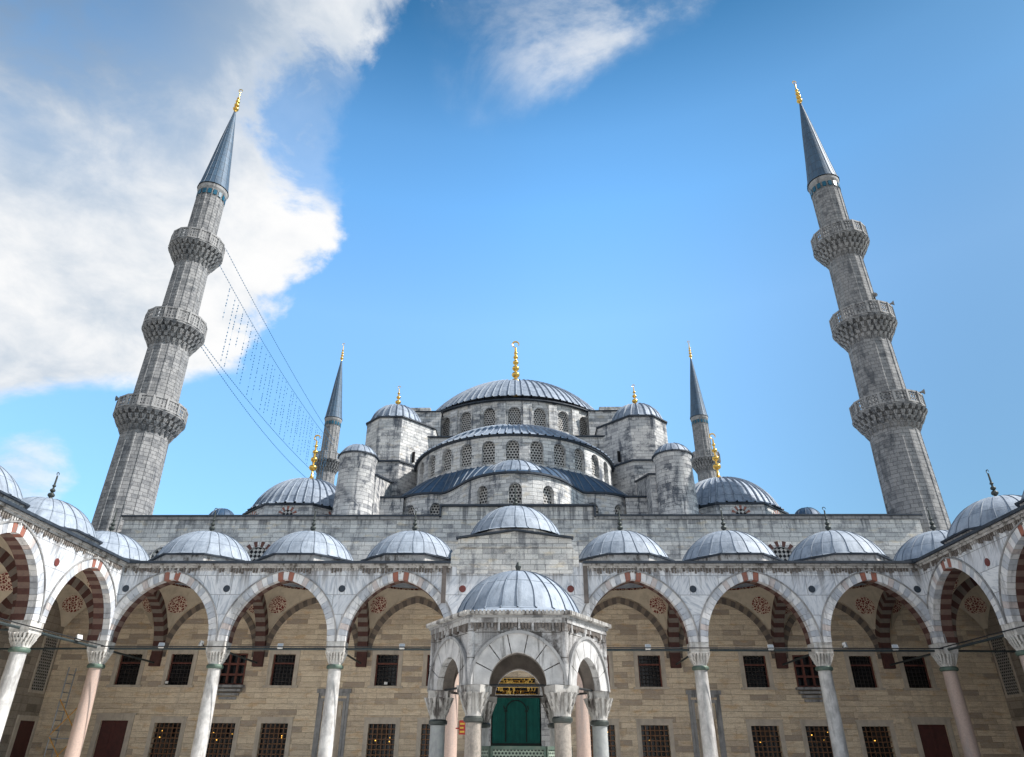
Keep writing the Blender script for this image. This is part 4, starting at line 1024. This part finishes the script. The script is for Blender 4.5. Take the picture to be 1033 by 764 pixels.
for s in (-1, 1):
    loc = (-.25+s*11.5, 60.5, 16.1); ME_TUR, ME_TURB, ME_TURE, ME_TURS = tur_meshes(s); t = put('turret', ME_TUR, loc, HALL)
    for n_, me in (('base', ME_TURB), ('eave', ME_TURE), ('string_course', ME_TURS), ('dome', ME_TURD)): put(n_, me, loc, t)
    put('finial', ME_GOLD2, (loc[0], loc[1], 31.3), t)
    mb = MB(); xw = loc[0]-s*2.1; mb.obox((xw, 60.5-2.52+1.02, 25.5), (.16, .16*s, 0), (-.05*s, .05, 0), (0, 0, .5)); part('window', mb, 'void', t, (xw, 59, 25))
    loc = (-.25+s*12.2, 50.5, 16.2); t = put('stair_tower', ME_CYL, loc, HALL); put('eave', ME_CYLE, loc, t); put('dome', ME_CYLD, loc, t)
    loc = (AX+s*17.45, 56.5, 16.15); t = put('corner_dome', ME_CDD, loc, HALL); put('drum', ME_CDR, loc, t); put('eave', ME_CDE, loc, t); put('finial', ME_GOLD3, (loc[0], loc[1], 22.2), t)
    for a, wn in FANS: put('window', wn, loc, t); put('arch', a, loc, t)
    mb = MB(); x0, x1 = sorted((AX+s*10.5, AX+s*13.2)); mb.box((x0, 50.6, 16.1), (x1, 57.0, 20.6))
    mb.poly([(x0, 50.6, 20.6), (x1, 50.6, 20.6), (x1, 57.0, 22.3), (x0, 57.0, 22.3)]); mb.poly([(x0, 50.6, 20.6), (x0, 57, 22.3), (x0, 57, 20.6)]); mb.poly([(x1, 50.6, 20.6), (x1, 57, 22.3), (x1, 57, 20.6)])
    bw = part('buttress_wall', mb, 'lime_dark', HALL, (x0, 52, 16))
    mb = MB(); mb.obox(((x0+x1)/2, 53.8, 21.53), ((x1-x0)/2+.12, 0, 0), (0, 3.3, .877), (0, 0, .07)); part('eave', mb, 'edge', bw, (x0, 52, 21))
    mb = MB(); dome(mb, [(r, z+16.2) for r, z in cap_prof(.95, .75, 6)], 12, (AX+s*20.9, 48.4, .30), rib=.03, half=.03); part('small_dome', mb, ['lead_navy', 'seam'], HALL, (AX+s*20.9, 48.4, 16.2), True)

# ------------------------------------------------------------------ minarets
NF = 16
def fluted(r, z, amp=.035):
    return [((r+(amp if k % 2 == 0 else 0))*1.0, 2*PI*(k//2)/NF+((-.035 if k % 2 == 0 else .035))) for k in range(0)]
def shaft_mesh(prof):
    mb = MB(); rows = []; L = 0
    for r, z in prof:
        row = []
        for k in range(NF):
            a = 2*PI*k/NF; e = .05
            for da, h in ((-e, 0), (-e*.5, .05), (e*.5, .05), (e, 0)): row.append(((r+h)*cos(a+da), (r+h)*sin(a+da), z))
        rows.append(row)
    mb.grid(rows, 0, lambda i, j: ((j//4)*2*PI/NF*1.75+(j % 4)*.05, prof[i][1]), True); return mb
def balcony(rs, rb, z0, z1):
    """stalactite corbel from the shaft (radius rs) out to rb, then a pierced parapet"""
    mb = MB(); hc = (z1-z0)*.56; T = 4
    mb.lathe([(rs, z0), (rs+.05, z0+.1), (rb-.35, z0+hc*.9), (rb-.1, z0+hc), (rb, z0+hc), (rb, z0+hc+.14), (rb-.2, z0+hc+.14)], 32, cap=False)
    for t in range(T):
        q = rs+(rb-rs)*((t+.75)/T)-.05; za = z0+hc*t/T-.10+(.10 if t % 2 else 0); zb = z0+hc*(t+1)/T-.05; n = 24+4*(t//2)
        for k in range(n):
            a = 2*PI*(k+.5*(t % 2))/n; wd = PI*q/n*(.80 if t % 2 else .62)
            mb.obox((q*cos(a), q*sin(a), (za+zb)/2), (-sin(a)*wd, cos(a)*wd, 0), (cos(a)*.13, sin(a)*.13, 0), (cos(a)*.07, sin(a)*.07, (zb-za)/2), 0, .4)
    me1 = mb.build('corbel', ['minaret'])
    mb = MB(); za, zb = z0+hc+.14, z1; n = 16
    for k in range(n):
        a0, a1 = 2*PI*k/n, 2*PI*(k+1)/n; A = Vector((rb*cos(a0), rb*sin(a0), 0)); B = Vector((rb*cos(a1), rb*sin(a1), 0)); t = (B-A)/2; m = (A+B)/2; nrm = m.normalized()*.05
        mb.obox(m+Vector((0, 0, za+.07)), t, nrm*1.2, (0, 0, .07)); mb.obox(m+Vector((0, 0, zb-.07)), t*1.02, nrm*1.5, (0, 0, .07))
        mb.obox(A+Vector((0, 0, (za+zb)/2)), t.normalized()*.09, nrm*1.6, (0, 0, (zb-za)/2))
        for j in range(1, 4): mb.obox(A+t*2*j/4+Vector((0, 0, (za+zb)/2)), t.normalized()*.055, nrm*.7, (0, 0, (zb-za)/2-.05))
        for j in range(1, 3): mb.obox(m+Vector((0, 0, za+(zb-za)*j/3)), t, nrm*.7, (0, 0, .05))
    me2 = mb.build('parapet', ['trim']); return me1, me2
MZ = [(23.4, 26.0, 1.70, 2.54), (31.3, 34.2, 1.52, 2.38), (39.9, 42.8, 1.33, 2.22)]
sec = [[(2.05, 0), (2.05, 10), (1.86, 16), (1.70, 23.6)], [(1.68, 24.6), (1.56, 31.5)], [(1.46, 32.6), (1.35, 40.0)], [(1.24, 41.2), (1.20, 48.9)]]
ME_SH = [shaft_mesh(s).build('shaft', ['minaret']) for s in sec]
ME_BAL = [balcony(rs, rb, z0, z1) for z0, z1, rs, rb in MZ]
mb = MB(); mb.lathe([(1.22, 48.4), (1.34, 48.7), (1.36, 49.0), (1.25, 49.05)], 32); ME_COL = mb.build('spire_collar', ['trim'])
mb = MB()
for k in range(16): a = 2*PI*(k+.5)/16; mb.obox((1.25*cos(a), 1.25*sin(a), 48.1), (-sin(a)*.15, cos(a)*.15, 0), (cos(a)*.03, sin(a)*.03, 0), (0, 0, .27))
ME_TILE = mb.build('tile_band', ['tile'])
mb = MB(); dome(mb, [(1.42, 49.05), (1.30, 49.5), (1.0, 52), (.62, 55.6), (.25, 58.8), (.10, 60.1)], 16, rib=.03, half=.03); ME_SPIRE = mb.build('spire', ['lead_spire', 'seam'], True, 30)
ME_GOLD4 = finial_mesh('finial', 3.5, 'gold', [(.14, .085), (.30, .075), (.45, .065), (.58, .05)], thick=1.3, foot=.04)
def minaret(label, x, y, rz):
    t = thing('minaret', label, 'minaret', (x, y, 0), 'tall minarets with three balconies', rz); L = (x, y, 0)
    for m in ME_SH: put('shaft', m, L, t, rz)
    for c, p in ME_BAL: b = put('balcony', c, L, t, rz); put('parapet', p, L, b, rz)
    put('spire_collar', ME_COL, L, t, rz); put('tile_band', ME_TILE, L, t, rz); sp = put('spire', ME_SPIRE, L, t, rz); put('finial', ME_GOLD4, (x, y, 60.0), sp, rz)
    return t
minaret('tall near minaret on the left, sunlit against the white cloud', -29.2, 49.5, .1)
minaret('tall near minaret on the right, mostly in shade against clear blue sky', 28.8, 49.5, .15)
minaret('distant minaret on the left, small, its balcony beside a gold finial', -30.1, 101, .05)
minaret('distant minaret on the right, small, rising behind the right-hand stair tower', 28.45, 101, .2)

# ------------------------------------------------------------------ ablution fountain (six-sided kiosk)
FX, FY, FS = .25, 20.45, 2.13
FT = thing('ablution_fountain', 'six-sided stained marble fountain kiosk with ribbed lead dome in courtyard centre', 'fountain', (FX, FY, 0))
AP = FS*.866
def face_xf(k, dist=AP, flip=False):
    a = -PI/2+k*PI/3; n = Vector((cos(a), sin(a), 0)); t = Vector((-sin(a), cos(a), 0)); o = Vector((FX, FY, 0))+n*dist
    return lambda p: tuple(o+t*p[0]-n*p[1]+Vector((0, 0, p[2])))
frnd = random.Random(11)
for k in range(6):
    a = -PI/2+k*PI/3; c = (FX+AP*cos(a), FY+AP*sin(a), 3.1)
    mb = MB(face_xf(k)); spandrel(mb, 1.175, 3.12, 4.66, .70, .75, .25, -.2, .2, 0)
    wl = part('spandrel_wall', mb, 'marble_kiosk', FT, c)
    mb = MB(face_xf(k)); ring(mb, .70, .75, .44, 3.12, -.245, -.07, 7, lambda i: 0, .03, 5, rim=1); ring(mb, .70, .75, .44, 3.12, -.068, .215, 7, lambda i: 2, .0, 5); part('arch', mb, ['vous_k', 'trim', 'soffit_shade'], wl, c)
    mb = MB(face_xf(k)); mb.box((-1.2, -.29, 4.56), (1.2, -.2, 4.68))
    x = -1.18
    while x < 1.17:
        h = frnd.uniform(.09, .2); mb.box((x, -.27, 4.56-h), (x+.055, -.2, 4.56), 1 if frnd.random() < .75 else 0); x += .085
    part('fringe', mb, ['marble_kiosk', 'stained'], wl, c)
    mb = MB(face_xf(k)); mb.tube([(-1.06, 0, 3.13), (1.06, 0, 3.13)], .03, 6); part('tie_rod', mb, 'iron', FT, c)
    # column on the corner
    v = (FX+FS*cos(a+PI/6), FY+FS*sin(a+PI/6), 0); kk = 'col_grey' if k in (1, 4) else 'capital'
    mb = MB(); mb.lathe([(.205, .3), (.21, .5), (.195, 2.32)], 24, v); cl = part('column', mb, ('col_brown', 'col_grey', 'col_white', 'col_white', 'col_grey', 'col_brown')[k], FT, v, True)
    mb = MB(); mb.lathe([(.2, 2.30), (.245, 2.33), (.25, 2.40), (.2, 2.45)], 24, v); part('collar', mb, 'bronze', cl, v, True)
    mb = MB(); mb.lathe([(.3, 0), (.3, .16), (.24, .22), (.26, .28), (.2, .32)], 24, v); part('base', mb, 'capital', cl, v)
    mb = MB(); mb.lathe([(.21, 2.44), (.22, 2.6), (.30, 2.95)], 16, v, cap=False)
    for tier, (n, r0, z0, z1, wd) in enumerate(((10, .21, 2.46, 2.66, .035), (12, .265, 2.60, 2.82, .04), (14, .32, 2.74, 2.96, .045))):
        for j in range(n):
            b = 2*PI*(j+.5*tier)/n; mb.obox((v[0]+r0*cos(b), v[1]+r0*sin(b), (z0+z1)/2), (-sin(b)*wd, cos(b)*wd, 0), (cos(b)*.05, sin(b)*.05, 0), (cos(b)*.03, sin(b)*.03, (z1-z0)/2), 0, .35)
    a6 = a+PI/6
    mb.obox((v[0], v[1], 3.03), (-sin(a6)*.35, cos(a6)*.35, 0), (cos(a6)*.27, sin(a6)*.27, 0), (0, 0, .09), 0, .95)
    part('capital', mb, 'kiosk_capital', cl, v)
    q = FS+.2; v2 = (FX+q*cos(a6), FY+q*sin(a6), 0); mb = MB(); mb.lathe([(.10, 3.12), (.10, 4.6)], 10, v2, cap=False); part('corner_shaft', mb, 'marble_kiosk', cl, v2, True)
mb = MB(); polygon_prism(mb, 6, 2.50, (FX, FY), 4.68, 4.74, 0, -PI/2+PI/6); polygon_prism(mb, 6, 2.57, (FX, FY), 4.741, 4.82, 1, -PI/2+PI/6)
for k in range(6):
    f = face_xf(k, 2.57*.866); N_ = 26
    for j in range(N_):
        x = -1.285+2.57*(j+.5)/N_; c = Vector(f((x, .03, 4.80))); n = Vector(f((x, -1, 0)))-Vector(f((x, 0, 0))); t = Vector(f((1, 0, 0)))-Vector(f((0, 0, 0)))
        mb.obox(c, t*.034, n*.07, (0, 0, .045), 1)
part('eave', mb, ['trim', 'kiosk_capital'], FT, (FX, FY, 4.7))
mb = MB(); N_ = 96; rows = []
for f in range(5):
    row = []
    for j in range(N_):
        a = 2*PI*j/N_; b = (a+PI/2+PI/6) % (PI/3)-PI/6; hx = 2.55*.866/cos(((a+PI/2) % (PI/3)) if ((a+PI/2) % (PI/3)) < PI/6 else PI/3-((a+PI/2) % (PI/3)))
        q = hx+(1.80-hx)*f/4; row.append((FX+q*cos(a), FY+q*sin(a), 4.822+.17*f/4))
    rows.append(row)
mb.grid(rows, 0, lambda i, j: (j/4, i*.2), True); part('skirt_roof', mb, 'lead', FT, (FX, FY, 4.9))
mb = MB(); dome(mb, [(1.84, 4.98), (1.78, 5.02)]+[(r, z+5.02) for r, z in cap_prof(1.76, 1.27, 14)], 24, (FX, FY, 0), rib=.03, half=.022)
dm = part('dome', mb, ['lead', 'seam'], FT, (FX, FY, 5), True, 30)
mb = MB(); mb.lathe([(.10, 0), (.05, .05), (.07, .12), (.09, .18), (.05, .25), (.02, .32)], 10, (FX, FY, 6.28)); part('finial', mb, 'bronze', dm, (FX, FY, 6.28), True)
mb = MB(); mb.poly([(FX+2.2*cos(-PI/2+PI/6+k*PI/3), FY+2.2*sin(-PI/2+PI/6+k*PI/3), 4.665) for k in range(6)][::-1]); part('ceiling', mb, 'soffit_shade', FT, (FX, FY, 4.66))
# pierced basin inside
for k in range(6):
    a = -PI/2+k*PI/3; f = face_xf(k, 1.17); c = (FX+1.17*cos(a), FY+1.17*sin(a), 1)
    mb = MB(f); mb.box((-.62, -.02, .75), (.62, .02, 1.74)); bp = part('basin_screen', mb, 'basin', FT, c)
    mb = MB(f); mb.box((-.675, -.05, 1.742), (.675, .05, 1.82)); mb.box((-.675, -.05, .62), (.675, .05, .748)); mb.box((-.675, -.045, .749), (-.622, .045, 1.741)); mb.box((.622, -.045, .749), (.675, .045, 1.741)); part('frame', mb, 'collar', bp, c)
mb = MB(); polygon_prism(mb, 6, 1.42, (FX, FY), 0, .61, 0, -PI/2+PI/6); part('basin_base', mb, 'marble_kiosk', FT, (FX, FY, 0))

# ------------------------------------------------------------------ small things
def floodlight(label, x, y, z, rz, tilt=-.5):
    t = thing('floodlight', label, 'floodlight', (x, y, z), 'white floodlights on the tie rods', rz); t.scale = (.78, .78, .78)
    mb = MB(); c, s = cos(tilt), sin(tilt)
    mb.obox((0, -.12, .10), (.17, 0, 0), (0, .07*c, .07*s), (0, -.15*s, .15*c), 0); mb.obox((0, -.12+.09*c*-1, .10-.09*s), (.19, 0, 0), (0, .02*c, .02*s), (0, -.17*s, .17*c), 0)
    for q in range(5): mb.obox((-.12+.06*q, -.12+.09*c, .10+.09*s), (.008, 0, 0), (0, .03*c, .03*s), (0, -.13*s, .13*c), 0)
    put('housing', mb.build('housing', ['lampwhite']), (x, y, z), t, rz)
    mb = MB(); mb.obox((0, -.12-.112*c, .10-.112*s), (.15, 0, 0), (0, .003, 0), (0, -.13*s, .13*c)); put('lens', mb.build('lens', ['lens']), (x, y, z), t, rz)
    mb = MB(); mb.tube([(-.2, -.12, .10), (-.2, 0, -.06), (.2, 0, -.06), (.2, -.12, .10)], .018, 5); mb.obox((0, 0, -.05), (.05, 0, 0), (0, .09, 0), (0, 0, .05)); put('bracket', mb.build('bracket', ['iron']), (x, y, z), t, rz)
floodlight('white floodlight on the front tie rod nearest the left corner, beside a striped arch', -19.4, 40, 6.72, .2)
floodlight('white floodlight beside the capital of the first free column from the left corner', -17.15, 40, 6.85, -.9, -.2)
floodlight('white floodlight on the tie rod above the second window bay from the left', -12.85, 40, 6.70, .1)
floodlight('white floodlight on the tie rod just left of the fountain kiosk', -6.2, 40, 6.70, 0)
floodlight('white floodlight on the tie rod just right of the fountain kiosk', 7.05, 40, 6.70, 0)
floodlight('white floodlight on the tie rod above the second window bay from the right', 13.6, 40, 6.70, -.1)
floodlight('white floodlight beside the capital of the first free column from the right corner', 17.5, 40, 6.85, .9, -.2)
floodlight('white floodlight on the front tie rod nearest the right corner, beside a striped arch', 20.2, 40, 6.72, -.2)
floodlight('white floodlight on the tie rod of the left side arcade, beside the pink corner column', -22.7, 37.55, 6.78, 1.2, -.3)
for (x, lab) in ((-21.7, 'small dark floodlight on the sill of the barred window nearest the left corner column'), (-8.1, 'small dark floodlight on the sill of the barred window left of the fountain kiosk')):
    t = thing('sill_light', lab, 'floodlight', (x, 46.36, 5.37), 'small lights on window sills')
    mb = MB(); mb.box((x-.13, 46.28, 5.40), (x+.13, 46.42, 5.60)); mb.box((x-.05, 46.32, 5.365), (x+.05, 46.40, 5.40)); part('housing', mb, 'iron', t, (x, 46.36, 5.4))
    mb = MB(); mb.box((x-.10, 46.268, 5.43), (x+.10, 46.279, 5.57)); part('lens', mb, 'lampwhite', t, (x, 46.36, 5.4))

def horn(label, x, y, z, rz):
    t = thing('loudspeaker', label, 'loudspeaker', (x, y, z), 'loudspeakers on the minaret balconies', rz)
    mb = MB(xf=lambda p: (p[0], -p[2], p[1]+.55)); mb.lathe([(.05, -.35), (.06, -.05), (.11, .15), (.22, .32), (.30, .38), (.27, .37), (.10, .12), (.02, .05)], 16); put('horn', mb.build('horn', ['trim'], True), (x, y, z), t, rz); t.scale = (.75, .75, .75)
    mb = MB(); mb.tube([(0, 0, 0), (0, 0, .5)], .03, 6); mb.box((-.06, -.05, .42), (.06, .25, .58)); put('bracket', mb.build('bracket', ['iron']), (x, y, z), t, rz)
horn('horn loudspeaker on the lowest balcony of the left near minaret, pointing left', -31.55, 48.6, 25.95, R(-75))
horn('horn loudspeaker on the middle balcony of the right near minaret, right of the shaft', 30.75, 48.2, 34.15, R(60))
horn('horn loudspeaker on the middle balcony of the right near minaret, in front of the shaft', 29.0, 47.15, 34.15, R(-20))
horn('horn loudspeaker on the lowest balcony of the right near minaret', 30.95, 48.2, 25.95, R(70))

# festive light strings between the two left minarets
LS = thing('light_string', 'thin blue strings of hanging lights slung between the two left minarets', 'light string', (-28, 75, 30))
def cable_pt(a, b, sag, t): p = Vector(a).lerp(Vector(b), t); p.z -= sag*4*t*(1-t); return p
CB = [((-26.9, 50.0, 42.6), (-29.2, 100, 44.9), .6), ((-27.4, 50.0, 41.2), (-29.3, 100, 44.2), 1.0), ((-27.45, 50.0, 33.1), (-29.2, 100, 37.6), .8), ((-27.4, 50.0, 32.7), (-29.2, 100, 36.2), 1.4)]
for a, b, sg in CB:
    mb = MB(); mb.tube([cable_pt(a, b, sg, i/40) for i in range(41)], .015, 4)
    for i in range(1, 120): p = cable_pt(a, b, sg, i/120); mb.obox(p, (.032, 0, 0), (0, .032, 0), (0, 0, .04))
    part('cable', mb, 'string', LS, a)
rn = random.Random(4)
for k in range(34):
    t = .08+.86*k/33+rn.uniform(-.008, .008); p = cable_pt(*CB[1], t); q = cable_pt(*CB[2], t); bot = q.z+.3 if k % 3 else p.z-(p.z-q.z)*rn.uniform(.45, .9)
    mb = MB(); mb.tube([p, (p.x, p.y, bot)], .007, 3); z = p.z-rn.uniform(.2, .8)
    while z > bot:
        if rn.random() < .9: mb.obox((p.x, p.y, z), (.034, 0, 0), (0, .034, 0), (0, 0, .055))
        z -= rn.uniform(.22, .55)
    part('light_strand', mb, 'string', LS, p)

# red notice by the central column
t = thing('notice_board', 'small red and yellow notice fixed beside the pink column behind the fountain', 'sign', (-2.75, 39.5, 2.7))
mb = MB(); mb.box((-2.92, 39.42, 2.55), (-2.58, 39.47, 3.2)); mb.box((-3.1, 39.47, 2.8), (-2.6, 39.52, 2.86)); part('panel', mb, 'signred', t, (-2.75, 39.45, 2.6))
mb = MB()
for k in range(3): mb.box((-2.88, 39.41, 2.63+.18*k), (-2.64-.05*(k % 2), 39.419, 2.72+.18*k))
part('marking', mb, 'signyellow', t, (-2.75, 39.4, 2.7))

# scaffold tower in the left gallery
SCX, SCY = -25.2, 43.2
t = thing('scaffold_tower', 'grey scaffold tower with orange braces standing behind the left corner column', 'scaffold', (SCX, SCY, 0))
for sx in (-.75, .75):
    mb = MB()
    for sy in (-.35, .35): mb.tube([(SCX+sx, SCY+sy, .02), (SCX+sx, SCY+sy, 6.0 if sx < 0 else 4.6)], .035, 6)
    for j in range(12 if sx < 0 else 9): mb.tube([(SCX+sx, SCY-.35, .35+.48*j), (SCX+sx, SCY+.35, .35+.48*j)], .025, 5)
    part('ladder_frame', mb, 'scaf', t, (SCX+sx, SCY, 0))
for z in (.6, 2.5):
    for sgn in (-1, 1):
        mb = MB(); mb.tube([(SCX-.75*sgn, SCY-.38, z), (SCX+.75*sgn, SCY-.38, z+1.8)], .028, 5); part('brace', mb, 'scafy', t, (SCX, SCY-.38, z))
mb = MB(); mb.box((SCX-.75, SCY-.33, 2.3), (SCX+.75, SCY+.33, 2.36)); part('deck', mb, 'scaf', t, (SCX, SCY, 2.3))
